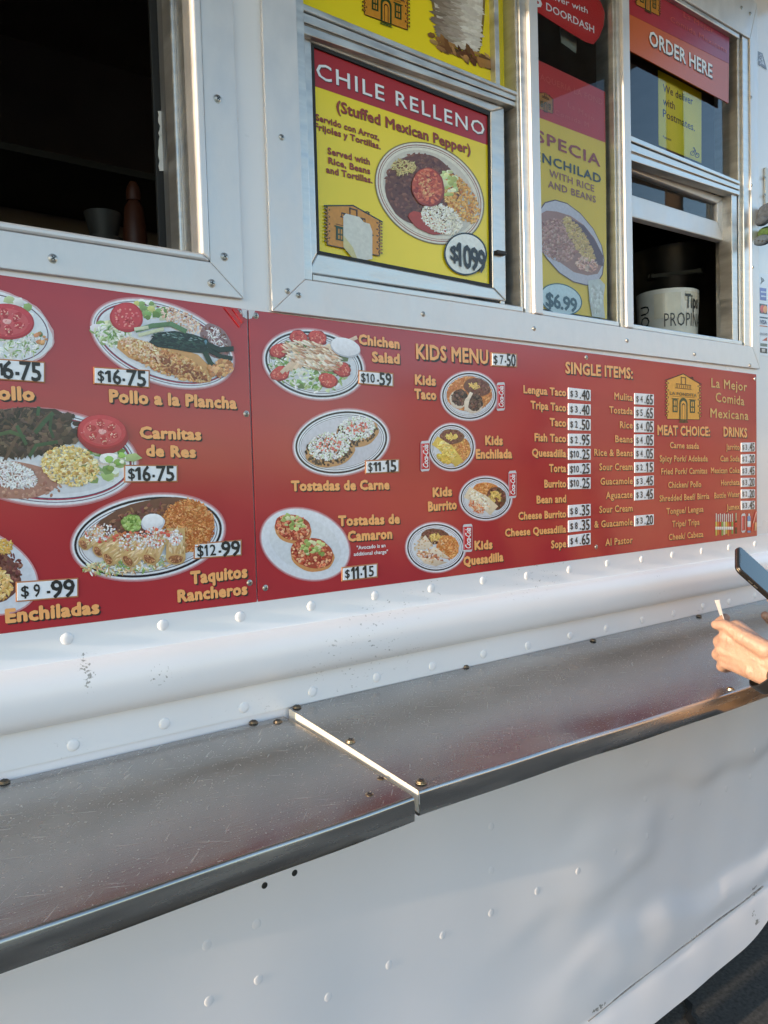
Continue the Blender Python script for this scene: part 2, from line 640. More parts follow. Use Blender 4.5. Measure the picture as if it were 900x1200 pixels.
def wall_cells():
    xs = sorted([XL, W1X0 + .05, w1['ix'] + .004, ui['lx'] - .004, ui['rx'] + .004, XR])
    zs = sorted([ZC, w1['iz'] - .004, ui['bz'] - .004, ui['tz'] + .004, W1TOP - .05, 3.05])
    bm = bmesh.new()
    for i in range(len(xs) - 1):
        for j in range(len(zs) - 1):
            cx, cz = (xs[i] + xs[i + 1]) / 2, (zs[j] + zs[j + 1]) / 2
            if W1X0 + .05 < cx < w1['ix'] and w1['iz'] - .004 < cz < W1TOP - .05:
                continue
            if ui['lx'] - .004 < cx < ui['rx'] + .004 and ui['bz'] - .004 < cz < ui['tz'] + .004:
                continue
            box(bm, xs[i], xs[i + 1], 0, .045, zs[j], zs[j + 1])
    bmesh.ops.remove_doubles(bm, verts=bm.verts, dist=1e-5)
    # drop the doubled inner faces between cells
    seen = {}
    for f in bm.faces:
        k = tuple(sorted(v.index for v in f.verts))
        seen.setdefault(k, []).append(f)
    bm.verts.index_update()
    seen = {}
    for f in bm.faces:
        k = tuple(sorted(v.index for v in f.verts))
        seen.setdefault(k, []).append(f)
    kill = [f for fs in seen.values() if len(fs) > 1 for f in fs]
    bmesh.ops.delete(bm, geom=kill, context='FACES')
    return bm
side_wall = finish(wall_cells(), 'side_wall', WHITE, truck)

# body shell behind the side wall
bm = bmesh.new()
box(bm, XL, XR, .0455, 2.25, 3.0, 3.05)
box(bm, XL, XR, 2.20, 2.25, .5, 2.999)
box(bm, XL, XL + .04, .0455, 2.199, .5, 2.999)
box(bm, XR - .04, XR, .0455, 2.199, .5, 2.999)
body = finish(bm, 'body', WHITE, truck)
bm = bmesh.new()
box(bm, XL + .05, XR - .05, .06, 2.19, .48, .54)
floor_o = finish(bm, 'truck_floor', DARKIN, truck)
# dark kitchen lining with shelves and a work top
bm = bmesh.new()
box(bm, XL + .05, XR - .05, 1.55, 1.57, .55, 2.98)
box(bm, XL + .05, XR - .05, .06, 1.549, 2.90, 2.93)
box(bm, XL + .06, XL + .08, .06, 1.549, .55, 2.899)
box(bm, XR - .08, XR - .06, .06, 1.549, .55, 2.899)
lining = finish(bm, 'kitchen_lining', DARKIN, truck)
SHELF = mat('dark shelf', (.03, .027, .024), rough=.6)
for (ya, za) in ((1.0, 1.95), (1.10, 2.39)):
    bm = bmesh.new()
    box(bm, XL + .09, XR - .09, ya, 1.54, za - .018, za)
    finish(bm, 'kitchen_shelf', SHELF, truck)
worktop_z = ui['bz'] - .012
bm = bmesh.new()
box(bm, XL + .09, XR - .09, .062, .80, worktop_z - .03, worktop_z, .004)
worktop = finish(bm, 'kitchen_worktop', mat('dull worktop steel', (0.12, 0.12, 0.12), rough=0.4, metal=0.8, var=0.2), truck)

# hinged serving hatch propped open above the windows
bm = bmesh.new()
q0 = [(-1.0, -.010, 2.79), (2.25, -.010, 2.79), (2.25, -1.30, 2.93), (-1.0, -1.30, 2.93)]
hexa(bm, [Vector(p) for p in q0], [Vector(p) + Vector((0, 0, .035)) for p in q0], .003)
finish(bm, 'awning_hatch', mat('hatch aluminium', (.42, .37, .31), rough=.5, metal=.2, var=.08), truck)

# rub rail: flat flange with a half-round bulge
def rail():
    prof = [(-.003, 1.318)]
    prof.append((-.003, 1.270))
    n = 18
    for i in range(n + 1):
        t = math.pi * i / n
        z = 1.228 + .041 * math.cos(t)
        y = -.0035 - .031 * math.sin(t) ** .8
        prof.append((y, z))
    prof.append((-.003, 1.183))
    prof.append((-.003, ZC + .0005))
    prof = prof + [(.0, ZC + .0005), (.0, 1.318)]
    bm = bmesh.new()
    xs = np.linspace(XL, XR, 75)
    rows = []
    rr = random.Random(3)
    for x in xs:
        k = .0012 * math.sin(2.3 * x) + .0006 * math.sin(7.1 * x + 1)
        rows.append([bm.verts.new((x, y + (k if y < -.01 else 0), z)) for (y, z) in prof])
    m = len(prof)
    for a, b in zip(rows, rows[1:]):
        for i in range(m):
            j = (i + 1) % m
            bm.faces.new((a[i], b[i], b[j], a[j]))
    bm.faces.new(rows[0][::-1])
    bm.faces.new(rows[-1])
    bmesh.ops.recalc_face_normals(bm, faces=bm.faces)
    return bm
RAILM = mat('white rail paint', (0.775, 0.765, 0.78), rough=0.32, var=0.03, nscale=4, coat=0.2)
def scuffs(m, scale, thr):
    """dirt specks and fine scuffs with shapes of their own"""
    n, l = m.node_tree.nodes, m.node_tree.links
    b = n['Principled BSDF']
    src = b.inputs['Base Color'].links[0].from_socket
    tc = n.new('ShaderNodeTexCoord')
    mp = n.new('ShaderNodeMapping')
    mp.inputs['Scale'].default_value = (1, 1, 1.8)
    l.new(tc.outputs['Object'], mp.inputs[0])
    a = n.new('ShaderNodeTexNoise')
    a.inputs['Scale'].default_value = scale
    a.inputs['Detail'].default_value = 4
    l.new(mp.outputs[0], a.inputs['Vector'])
    c = n.new('ShaderNodeTexNoise')
    c.inputs['Scale'].default_value = 3.1
    c.inputs['Detail'].default_value = 2
    l.new(mp.outputs[0], c.inputs['Vector'])
    r1 = n.new('ShaderNodeMapRange')
    r1.inputs['From Min'].default_value = thr
    r1.inputs['From Max'].default_value = thr + .05
    l.new(a.outputs['Fac'], r1.inputs[0])
    r2 = n.new('ShaderNodeMapRange')
    r2.inputs['From Min'].default_value = .52
    r2.inputs['From Max'].default_value = .66
    l.new(c.outputs['Fac'], r2.inputs[0])
    q = n.new('ShaderNodeMath')
    q.operation = 'MULTIPLY'
    l.new(r1.outputs[0], q.inputs[0])
    l.new(r2.outputs[0], q.inputs[1])
    q2 = n.new('ShaderNodeMath')
    q2.operation = 'MULTIPLY'
    q2.inputs[1].default_value = .7
    l.new(q.outputs[0], q2.inputs[0])
    mx = n.new('ShaderNodeMix')
    mx.data_type = 'RGBA'
    l.new(q2.outputs[0], mx.inputs[0])
    l.new(src, mx.inputs[6])
    mx.inputs[7].default_value = (.16, .15, .14, 1)
    l.new(mx.outputs[2], b.inputs['Base Color'])
def smear(m, c, rx, rz, scale, thr):
    n, l = m.node_tree.nodes, m.node_tree.links
    b = n['Principled BSDF']
    src = b.inputs['Base Color'].links[0].from_socket
    tc = n.new('ShaderNodeTexCoord')
    mp = n.new('ShaderNodeMapping')
    mp.inputs['Location'].default_value = (-c.x / rx, 0, -c.z / rz)
    mp.inputs['Scale'].default_value = (1 / rx, 0, 1 / rz)
    l.new(tc.outputs['Object'], mp.inputs[0])
    ln = n.new('ShaderNodeVectorMath')
    ln.operation = 'LENGTH'
    l.new(mp.outputs[0], ln.inputs[0])
    r1 = n.new('ShaderNodeMapRange')
    r1.inputs['From Min'].default_value = 1.0
    r1.inputs['From Max'].default_value = 0.2
    r1.inputs['To Max'].default_value = .22
    l.new(ln.outputs['Value'], r1.inputs[0])
    z = n.new('ShaderNodeTexNoise')
    z.inputs['Scale'].default_value = scale
    z.inputs['Detail'].default_value = 5
    l.new(tc.outputs['Object'], z.inputs['Vector'])
    ad = n.new('ShaderNodeMath')
    ad.operation = 'ADD'
    l.new(z.outputs['Fac'], ad.inputs[0])
    l.new(r1.outputs[0], ad.inputs[1])
    r2 = n.new('ShaderNodeMapRange')
    r2.inputs['From Min'].default_value = thr
    r2.inputs['From Max'].default_value = thr + .06
    r2.inputs['To Max'].default_value = .8
    l.new(ad.outputs[0], r2.inputs[0])
    gt = n.new('ShaderNodeMath')
    gt.operation = 'MULTIPLY'
    gt.use_clamp = True
    gt.inputs[1].default_value = 12
    l.new(r1.outputs[0], gt.inputs[0])
    r3 = n.new('ShaderNodeMath')
    r3.operation = 'MULTIPLY'
    l.new(r2.outputs[0], r3.inputs[0])
    l.new(gt.outputs[0], r3.inputs[1])
    mx = n.new('ShaderNodeMix')
    mx.data_type = 'RGBA'
    l.new(r3.outputs[0], mx.inputs[0])
    l.new(src, mx.inputs[6])
    mx.inputs[7].default_value = (.20, .19, .165, 1)
    l.new(mx.outputs[2], b.inputs['Base Color'])
smear(RAILM, U(103, 790, -.03), .013, .034, 260, .70)
smear(RAILM, U(190, 792, -.03), .05, .03, 210, .80)
scuffs(RAILM, 130, .65)
scuffs(SKIRT, 70, .755)
rub_rail = finish(rail(), 'rub_rail', RAILM, truck, smooth=True, angle=35)

def rivet_mesh(r=.0085, h=.0022):
    bm = bmesh.new()
    n = 18
    prof = [(r, 0), (r * .97, h * .25), (r * .85, h * .6), (r * .6, h * .88), (r * .3, h)]
    rings = []
    for q, z in prof:
        rings.append([bm.verts.new((q * math.cos(2 * math.pi * i / n), -z, q * math.sin(2 * math.pi * i / n))) for i in range(n)])
    for a, b in zip(rings, rings[1:]):
        for i in range(n):
            bm.faces.new((a[i], a[(i + 1) % n], b[(i + 1) % n], b[i]))
    bm.faces.new(rings[-1])
    bmesh.ops.recalc_face_normals(bm, faces=bm.faces)
    me = bpy.data.meshes.new('rivet')
    bm.to_mesh(me)
    bm.free()
    me.polygons.foreach_set('use_smooth', [True] * len(me.polygons))
    return me
rv = rivet_mesh()
rv.materials.append(RAILM)
for k in range(-2, 17):
    x = .1345 + .1265 * k
    if x < -.2:
        continue
    for dz, dx in ((1.297, 0), (1.155, 0)):
        o = new_obj('rivet', rv, rub_rail)
        o.location = (x + RNG.uniform(-.003, .003) - (.002 if dz < 1.2 else 0), -.0029, dz + RNG.uniform(-.002, .002))

# dirt smear on the rail
bm = bmesh.new()

# lower side panel: dented sheet with a folded flare along the bottom
def zbot(x):
    return 1.5 - 1.300 + .0 + max(0, x - 1.45) ** 1.5 * .06 + min(.25, max(0, x - 1.92) ** 2 * 1.3)
def seamz(x):
    return .287 + max(0, x - 1.3) * .06
def dent(x, z):
    d = 0.0030 * math.sin(3.1 * x + 1.7 * z + .4) * math.sin(2.2 * z + 1.1)
    d += .0010 * math.sin(7.3 * x - 3.0 * z) * math.sin(5.1 * z + 2)
    d += .0012 * math.sin(13 * x + 9 * z + 1.2) * math.sin(11 * z - 4 * x)
    def sm(t):
        t = max(0.0, min(1.0, t))
        return t * t * (3 - 2 * t)
    wob = .018 * math.sin(9 * x + 1) + .010 * math.sin(23 * x + 2)
    g = sm((x - .88) / .75)
    zA, zB1, zB0, zC = .79 - .10 * (x - 1.2) + wob, .70 - .07 * (x - 1.3) + wob, .545 + .11 * (x - 1.1) - wob, .455 - .08 * max(0, x - 1.4) + wob
    wA = sm((z - zA + .03) / .06)
    wB = sm((zB1 - z + .03) / .06) * sm((z - zB0 + .03) / .06)
    wC = sm((zC - z + .035) / .07)
    d += -.0075 * g * (wA * .9 + wB * (1 - sm((x - 1.5) / .12)) * 1.3 + wC * 1.3)
    d += .0055 * sm((x - 1.45) / .25) * (1 - wA) * (1 - wC)
    d += .0011 * math.sin(31 * x + 12 * z) * math.sin(27 * z + 3) * g
    return d
def skirt_y(x, z):
    zb, zs, top = zbot(x), seamz(x), ZC + .0003
    y = dent(x, z) * min(1, (top - z) / .06) * (1 if z > zs else .6)
    if z < zs:
        return y - .016 * ((zs - z) / (zs - zb)) ** .7
    u = (z - zs) / .09
    return y + (.006 * (1 - u) ** 2 if u < 1 else 0)
def skirt():
    bm = bmesh.new()
    xs = np.concatenate([np.linspace(XL, 0, 40, endpoint=False), np.linspace(0, 2.5, 120, endpoint=False), np.linspace(2.5, XR, 28)])
    rows = []
    nz = 72
    for x in xs:
        zb, zs = zbot(x), seamz(x)
        zl = []
        top = ZC + .0003
        for i in range(nz + 1):
            z = top + (zb - top) * i / nz
            y = dent(x, z) * min(1, (top - z) / .06) * (1 if z > zs else .6)
            if z < zs:
                t = (zs - z) / (zs - zb)
                y += -.016 * t ** .7
            else:
                u = (z - zs) / .09
                if u < 1:
                    y += .006 * (1 - u) ** 2
            zl.append((x, y, z))
        zl.append((x, zl[-1][1] + .004, zb - .0005))
        zl.append((x, zl[-2][1] + .03, zb + .004))
        rows.append([bm.verts.new(p) for p in zl])
    for a, b in zip(rows, rows[1:]):
        for i in range(len(a) - 1):
            bm.faces.new((a[i], b[i], b[i + 1], a[i + 1]))
    bmesh.ops.recalc_face_normals(bm, faces=bm.faces)
    return bm
sk = finish(skirt(), 'lower_side_panel', SKIRT, truck, smooth=True, angle=50)
if sk.data.polygons[0].normal.y > 0:
    sk.data.flip_normals()
# scratched fold line and rubbed-through patches on the flare
WORN = mat('bare worn metal', (.22, .21, .20), rough=.6, var=.5, nscale=60)
bm = bmesh.new()
pts = [(690, 1197), (722, 1171), (756, 1144), (790, 1118), (830, 1088), (865, 1062), (895, 1039)]
for (a, b) in zip(pts, pts[1:]):
    if True:
        slab(bm, [(a[0], a[1] - .35), (b[0], b[1] - .35), (b[0], b[1] + .35), (a[0], a[1] + .35)], -.0075, .012)
finish(bm, 'worn_seam', WORN, sk)
for (px, py, rx, rz, th) in ((705, 1183, .035, .008, .62), (888, 1042, .022, .006, .60), (888, 1049, .022, .006, .60), (883, 1071, .012, .016, .66), (885, 1080, .022, .008, .60), (820, 1098, .10, .006, .74)):
    smear(SKIRT, U(px, py, -.014), rx, rz, 150, th)
rv2 = rivet_mesh(.0082, .0009)
rv2.materials.append(SKIRT)
hole_m = rivet_mesh(.0055, .0012)
hole_m.materials.append(RUBBER)
for (px, py) in ((242.7, 1108), (301, 1083), (302.4, 1148), (245, 1173), (456, 1131), (384, 1168), (575, 968.5), (575, 1020), (575, 1069), (518.7, 1095.6), (627.7, 1043), (674, 1019),
                 (716.7, 997), (755, 894), (757, 937), (755, 979), (790, 958), (822.8, 941.6), (854, 925), (882, 878.6), (882, 911)):
    p = U(px, py, 0)
    o = new_obj('rivet', rv2, sk)
    o.location = (p.x, dent(p.x, p.z) * min(1, (ZC - p.z) / .06) + .0003, p.z)
for (px, py) in ((310, 1037.6), (345, 1022.7)):
    p = U(px, py, 0)
    o = new_obj('screw_hole', hole_m, sk)
    o.location = (p.x, dent(p.x, p.z) * min(1, (ZC - p.z) / .06) + .0003, p.z)

bm = bmesh.new()
box(bm, XL + .01, XL + .05, .03, 2.24, .06, .479)
finish(bm, 'sun_blocker', RUBBER, truck)  # added panel out of view, keeps low sun off the ground beneath the truck
# wheels behind the skirt carry the truck
for (wx, wy) in ((3.3, .34), (3.3, 1.9), (-2.2, .34), (-2.2, 1.9)):
    bm = bmesh.new()
    lathe(bm, [(.17, -.10), (.30, -.11), (.345, -.08), (.35, 0), (.345, .08), (.30, .11), (.17, .10)], 0, 0, 0, 36)
    for v in bm.verts:
        v.co = Vector((v.co.x + wx, v.co.z + wy, v.co.y + .35))
    tyre = finish(bm, 'tyre', RUBBER, truck, smooth=True)
    bm = bmesh.new()
    lathe(bm, [(.0, -.05), (.06, -.06), (.10, -.04), (.17, -.095), (.172, .095), (.0, .09)], 0, 0, 0, 36)
    for v in bm.verts:
        v.co = Vector((v.co.x + wx, v.co.z + wy, v.co.y + .35))
    finish(bm, 'rim', SCREW, tyre, smooth=True, angle=30)
bm = bmesh.new()
box(bm, XL + .3, XR - .3, .5, .6, .36, .479)
box(bm, XL + .3, XR - .3, 1.6, 1.7, .36, .479)
box(bm, 3.24, 3.36, .44, 1.8, .30, .3595)
box(bm, -2.26, -2.14, .44, 1.8, .30, .3595)
finish(bm, 'chassis', RUBBER, truck)

# ------------------------------------------------------------------ screws
def screw_mesh(r, m, dark):
    bm = bmesh.new()
    n = 16
    prof = [(r * 1.25, 0), (r * 1.22, r * .10), (r, r * .14), (r * .95, r * .38), (r * .6, r * .52), (r * .3, r * .56)]
    rings = [[bm.verts.new((q * math.cos(2 * math.pi * i / n), -z, q * math.sin(2 * math.pi * i / n))) for i in range(n)] for q, z in prof]
    for a, b in zip(rings, rings[1:]):
        for i in range(n):
            bm.faces.new((a[i], a[(i + 1) % n], b[(i + 1) % n], b[i]))
    bm.faces.new(rings[-1])
    bmesh.ops.recalc_face_normals(bm, faces=bm.faces)
    for w, hh in ((r * .62, r * .14), (r * .14, r * .62)):
        r_ = bmesh.ops.create_cube(bm, size=1)
        for v in r_['verts']:
            v.co = Vector((v.co.x * 2 * w, -r * .50 + v.co.y * r * .2, v.co.z * 2 * hh))
        for f in {f for v in r_['verts'] for f in v.link_faces}:
            f.material_index = 1
    me = bpy.data.meshes.new('screw')
    bm.to_mesh(me)
    bm.free()
    me.materials.append(m)
    me.materials.append(dark)
    return me
SC_A = screw_mesh(.0052, SCREW, BLACK)
SC_B = screw_mesh(.0040, SCREW, BLACK)
SC_D = screw_mesh(.0058, SCREWD, BLACK)
def screw(px, py, y, parent, me=None, rz=None):
    o = new_obj('screw', me or SC_A, parent)
    p = U(px, py, y)
    o.location = p
    o.rotation_euler = (0, RNG.uniform(0, 3.1), 0)
    return o

# ------------------------------------------------------------------ left window
YF = -.007
bm = bmesh.new()
frame_ring(bm, [(W1X0, w1['oz']), (w1['ox'], w1['oz']), (w1['ox'], W1TOP), (W1X0, W1TOP)],
           [(W1X0 + .055, w1['iz']), (w1['ix'], w1['iz']), (w1['ix'], W1TOP - .055), (W1X0 + .055, W1TOP - .055)], YF, .0065, .0012)
win1 = finish(bm, 'window', ALU, truck)
win1['label'] = 'wide open serving window with dark kitchen behind'
def ringbox(x0, x1, z0, z1, w, y0, y1, name, m, parent, bev=.0015, wb=None):
    bm = bmesh.new()
    wb = wb or w
    frame_ring(bm, [(x0, z0), (x1, z0), (x1, z1), (x0, z1)], [(x0 + w, z0 + wb), (x1 - w, z0 + wb), (x1 - w, z1 - w), (x0 + w, z1 - w)], y0, y1 - y0, bev)
    return finish(bm, name, m, parent)
a0, a1, c0, c1 = W1X0 + .056, w1['ix'] - .0005, w1['iz'] + .0005, W1TOP - .056
ringbox(a0, a1, c0, c1, .013, -.010, .03, 'window_frame', ALU, win1, .003, .010)
ringbox(a0 + .001, a1 - .001, c0 + .001, c1 - .001, .010, .0305, .062, 'window_track', ALU2, win1, .002, .016)
ringbox(a0 + .001, a1 - .001, c0 + .001, c1 - .001, .016, .0625, .100, 'window_track', ALU2, win1, .003, .022)
ringbox(a0 + .001, a1 - .001, c0 + .001, c1 - .001, .011, .1005, .132, 'window_track', ALUD, win1, .002, .026)
ringbox(a0 + .001, a1 - .001, c0 + .001, c1 - .001, .022, .1325, .140, 'rubber_seal', RUBBER, win1, .001, .030)
bm = bmesh.new()
for (x, y0, y1, w) in ((190, 130, 160, 6), (191, 158, 200, 7), (193, 182, 196, 4)):
    pts = []
    n = 7
    L = [(x - w * .5 + RNG.uniform(-2, 1), y0 + (y1 - y0) * i / n) for i in range(n + 1)]
    R = [(x + w * .5 + RNG.uniform(-.4, .4), y0 + (y1 - y0) * i / n) for i in range(n + 1)]
    for i in range(n):
        slab(bm, [L[i], R[i], R[i + 1], L[i + 1]], .1305, .0015)
finish(bm, 'torn_foam', mat('white foam tape', (.7, .7, .68), rough=.8), win1)
for (px, py) in ((255, 116), (263, 301), (248, 332), (62, 303)):
    screw(px, py, YF - .0002, win1, SC_A)

# ------------------------------------------------------------------ three-light window unit
bm = bmesh.new()
frame_ring(bm, [(un['lx'], un['bz']), (un['rx'], un['bz']), (un['rx'], un['tz']), (un['lx'], un['tz'])],
           [(ui['lx'], ui['bz']), (ui['rx'], ui['bz']), (ui['rx'], ui['tz']), (ui['lx'], ui['tz'])], YF, .0065, .0012)
win2 = finish(bm, 'window', ALU, truck)
win2['label'] = 'long aluminium window unit with posters and an order opening'
for (px, py) in ((330, 161), (337, 341), (350, 346), (496, 368), (626, 385), (735, 399), (814, 415), (879, 428), (869, 9), (879, 16), (880, 114), (880.5, 217), (882, 313)):
    screw(px, py, YF - .0002, win2, SC_B)
# corner angle seams shown as fine caulk lines come from the mitre bevels
X23a, X23b = U(609, 200).x, U(629.5, 200).x
X34a, X34b = U(722, 200).x, U(736, 200).x
zb, zt = ui['bz'], ui['tz']
def vbar(x0, x1, y0, y1, name, m, parent, bev=.0015, z0=None, z1=None):
    bm = bmesh.new()
    box(bm, x0, x1, y0, y1, (zb if z0 is None else z0) + .0006, (zt if z1 is None else z1) - .0006, bev)
    return finish(bm, name, m, parent)
# outer liners
vbar(ui['lx'] + .0005, ui['lx'] + .016, -.003, .075, 'jamb', ALU2, win2)
X4 = U(867, 200).x
vbar(X4 + .012, ui['rx'] - .0005, -.003, .07, 'jamb', ALU2, win2)
vbar(X4, X4 + .0115, .004, .07, 'jamb', ALU2, win2)
# mullions: a flat front strip with a ribbed box behind it
def mullion(xa, xb, side):
    m = vbar(xb - .026, xb, -.010, .05, 'mullion', ALU, win2, .002)
    vbar(xa + .006, xb - .0265, -.002, .05, 'mullion_rib', ALU2, m, .001)
    vbar(xa, xa + .0055, .003, .05, 'mullion_rib', ALU2, m, .001)
    return m
m23 = mullion(X23a, X23b, 1)
m34 = mullion(X34a, X34b, 1)
# lintel and sill liners
for (x0, x1) in ((ui['lx'] + .017, X23a - .0006), (X23b + .0006, X34a - .0006), (X34b + .0006, X4 - .0006)):
    bm = bmesh.new()
    box(bm, x0, x1, -.003, .07, zb + .0006, zb + .012, .002)
    finish(bm, 'sill', ALU2, win2)
    bm = bmesh.new()
    box(bm, x0, x1, -.003, .07, zt - .012, zt - .0006, .002)
    finish(bm, 'lintel', ALU2, win2)

def sash(outer, inner, y, depth, name, m, parent, bev=.0025):
    bm = bmesh.new()
    for i in range(4):
        j = (i + 1) % 4
        q = [outer[i], outer[j], inner[j], inner[i]]
        slab(bm, q, y, depth, bev)
    return finish(bm, name, m, parent)
def pane(quad, y, parent, depth=.004, m=None):
    bm = bmesh.new()
    slab(bm, quad, y, depth)
    bm.normal_update()
    for f in bm.faces:
        f.material_index = 0 if f.normal.y < -.9 else 1
    return finish(bm, 'pane', [m or GLASS, CLEAR], parent)
def railbar(tl, tr, br, bl, y, parent, name='meeting_rail'):
    """moulded horizontal bar: four stepped strips"""
    bm = bmesh.new()
    def at(k):
        return ((tl[0] + (bl[0] - tl[0]) * k, tl[1] + (bl[1] - tl[1]) * k), (tr[0] + (br[0] - tr[0]) * k, tr[1] + (br[1] - tr[1]) * k))
    ks = [0, .22, .30, .62, .70, 1.0]
    ys = [y - .004, y + .004, y, y + .004, y + .002]
    for i in range(5):
        a, b = at(ks[i]), at(ks[i + 1] - .006)
        slab(bm, [a[0], a[1], b[1], b[0]], ys[i], .03 - (ys[i] - y), .0012)
    return finish(bm, name, ALU2, parent)

# window with the chile relleno poster
rail2 = railbar((349, 1), (607, 108), (607, 126), (350, 37), .006, win2)
s2 = sash([(351, 38), (591, 126), (593.5, 353.5), (360, 320)], [(365, 49), (575.5, 130), (578, 337.5), (372, 297)], .020, .022, 'sash', ALU2, win2)
bm = bmesh.new()
o_, i_ = [(364.6, 48.6), (575.9, 129.6), (578.4, 338), (371.6, 297.4)], [(368, 55), (572.5, 135), (574.8, 333), (374.6, 294)]
for i in range(4):
    j = (i + 1) % 4
    slab(bm, [o_[i], o_[j], i_[j], i_[i]], .0225, .004)
finish(bm, 'rubber_seal', RUBBER, s2)
vbar(U(594, 250).x, U(599, 250).x, .022, .06, 'window_track', ALU2, win2, .001)
pane([(365, 49), (575.5, 130), (578, 337.5), (372, 297)], .032, s2)
bm = bmesh.new()
slab(bm, [(583, 292.5), (594, 294.5), (594, 299), (583, 297)], .010, .012, .001)
finish(bm, 'latch', RUBBER, s2)
pane([(352, -260), (600, -190), (600, 112), (352, 14)], .040, win2)
# middle fixed light
pane([(628, -160), (712, -120), (712, 378), (630, 364)], .016, win2)
# order window
rail4 = railbar((736.5, 157.5), (867.5, 212.5), (867, 229), (736.5, 187), -.004, win2)
pane([(735, -110), (861, -40), (861, 216), (735, 164)], .026, win2, m=GLASS2)
s4 = sash([(736, 189), (848.5, 232), (849, 282.5), (736, 253)], [(737.5, 199), (841, 238), (841, 259.5), (737.5, 227)], .030, .022, 'sash', ALU, win2)
pane([(736.5, 197), (842, 236), (842, 261), (736.5, 229)], .040, s4, m=GLASS2)
p4a = U(849.5, 300, .03).x
vbar(U(849.5, 300, .030).x, U(856, 300, .030).x, .030, .047, 'window_track', ALU2, win2, .001, z1=U(850, 232, .03).z)
vbar(U(858, 300, .004).x, U(864, 300, .004).x, .004, .040, 'window_track', ALU2, win2, .001, z1=U(850, 225, .03).z)

# ------------------------------------------------------------------ the restaurant's house emblem, drawn in a unit square
def house(P_, quad, body=(226, 164, 66), ink=(44, 34, 20), green=(40, 66, 30), blot=False):
    def m(u, v):
        tl, tr, br, bl = quad
        x = tl[0] * (1 - u) * (1 - v) + tr[0] * u * (1 - v) + br[0] * u * v + bl[0] * (1 - u) * v
        y = tl[1] * (1 - u) * (1 - v) + tr[1] * u * (1 - v) + br[1] * u * v + bl[1] * (1 - u) * v
        return (x, y)
    W = math.hypot(quad[1][0] - quad[0][0], quad[1][1] - quad[0][1])
    def L(pts, w, c=ink):
        P_.line([m(*p) for p in pts], w * W, c)
    def R(u0, v0, u1, v1, c):
        P_.poly([m(u0, v0), m(u1, v0), m(u1, v1), m(u0, v1)], c, 1e-5)
    P_.lift()
    P_.flat = True
    P_.poly([m(.05, .17), m(.5, 0), m(.95, .17), m(.95, .94), m(.05, .94)], body, 2e-5)
    P_.lift()
    L([(0, .165), (.5, -.01), (1, .165)], .022)
    L([(.05, .17), (.05, .94), (.95, .94), (.95, .17)], .014)
    for i in range(10):
        v = .20 + i * .072
        for s in (0, 1):
            u0 = .0 if s == 0 else .90
            e = .03 if i % 2 else .0
            a, b = (u0, u0 + .10 - e) if s == 0 else (u0 + e, u0 + .10)
            R(a, v, b, v + .034, ink)
            R(a + .02, v + .008, b - .015, v + .026, body)
    L([(.44, .06), (.44, .20)], .02); L([(.56, .06), (.56, .20)], .02); L([(.44, .07), (.56, .07)], .02)
    L([(.30, .215), (.70, .215)], .02); L([(.28, .30), (.72, .30)], .016); L([(.30, .215), (.30, .30)], .012); L([(.70, .215), (.70, .30)], .012)
    for i in range(7):
        L([(.34 + i * .053, .235), (.34 + i * .053, .285)], .014)
    L([(.2, .475), (.8, .475)], .008)
    for u in (.20, .68):
        R(u, .53, u + .14, .80, green)
        R(u + .035, .56, u + .062, .66, body); R(u + .080, .56, u + .107, .66, body)
        R(u + .035, .69, u + .062, .77, body); R(u + .080, .69, u + .107, .77, body)
        L([(u - .02, .52), (u + .16, .52)], .02, green)
    arch = [(.385, .94)] + [(.5 - .115 * math.cos(math.pi * i / 12), .62 - .13 * math.sin(math.pi * i / 12)) for i in range(13)] + [(.615, .94)]
    P_.poly([m(*p) for p in arch], green, 1e-5)
    arch = [(.425, .94)] + [(.5 - .075 * math.cos(math.pi * i / 12), .64 - .085 * math.sin(math.pi * i / 12)) for i in range(13)] + [(.575, .94)]
    P_.poly([m(*p) for p in arch], body, 1e-5)
    arch = [(.452, .94)] + [(.5 - .048 * math.cos(math.pi * i / 12), .66 - .055 * math.sin(math.pi * i / 12)) for i in range(13)] + [(.548, .94)]
    P_.poly([m(*p) for p in arch], ink, 1e-5)
    arch = [(.468, .94)] + [(.5 - .032 * math.cos(math.pi * i / 12), .67 - .04 * math.sin(math.pi * i / 12)) for i in range(13)] + [(.532, .94)]
    P_.poly([m(*p) for p in arch], body, 1e-5)
    for i in range(3):
        R(.40 - i * .015, .945 + i * .024, .60 + i * .015, .962 + i * .024, green)
    L([(.70, .06), (.74, .035), (.77, .05), (.75, .08)], .02)
    P_.flat = False
    return m

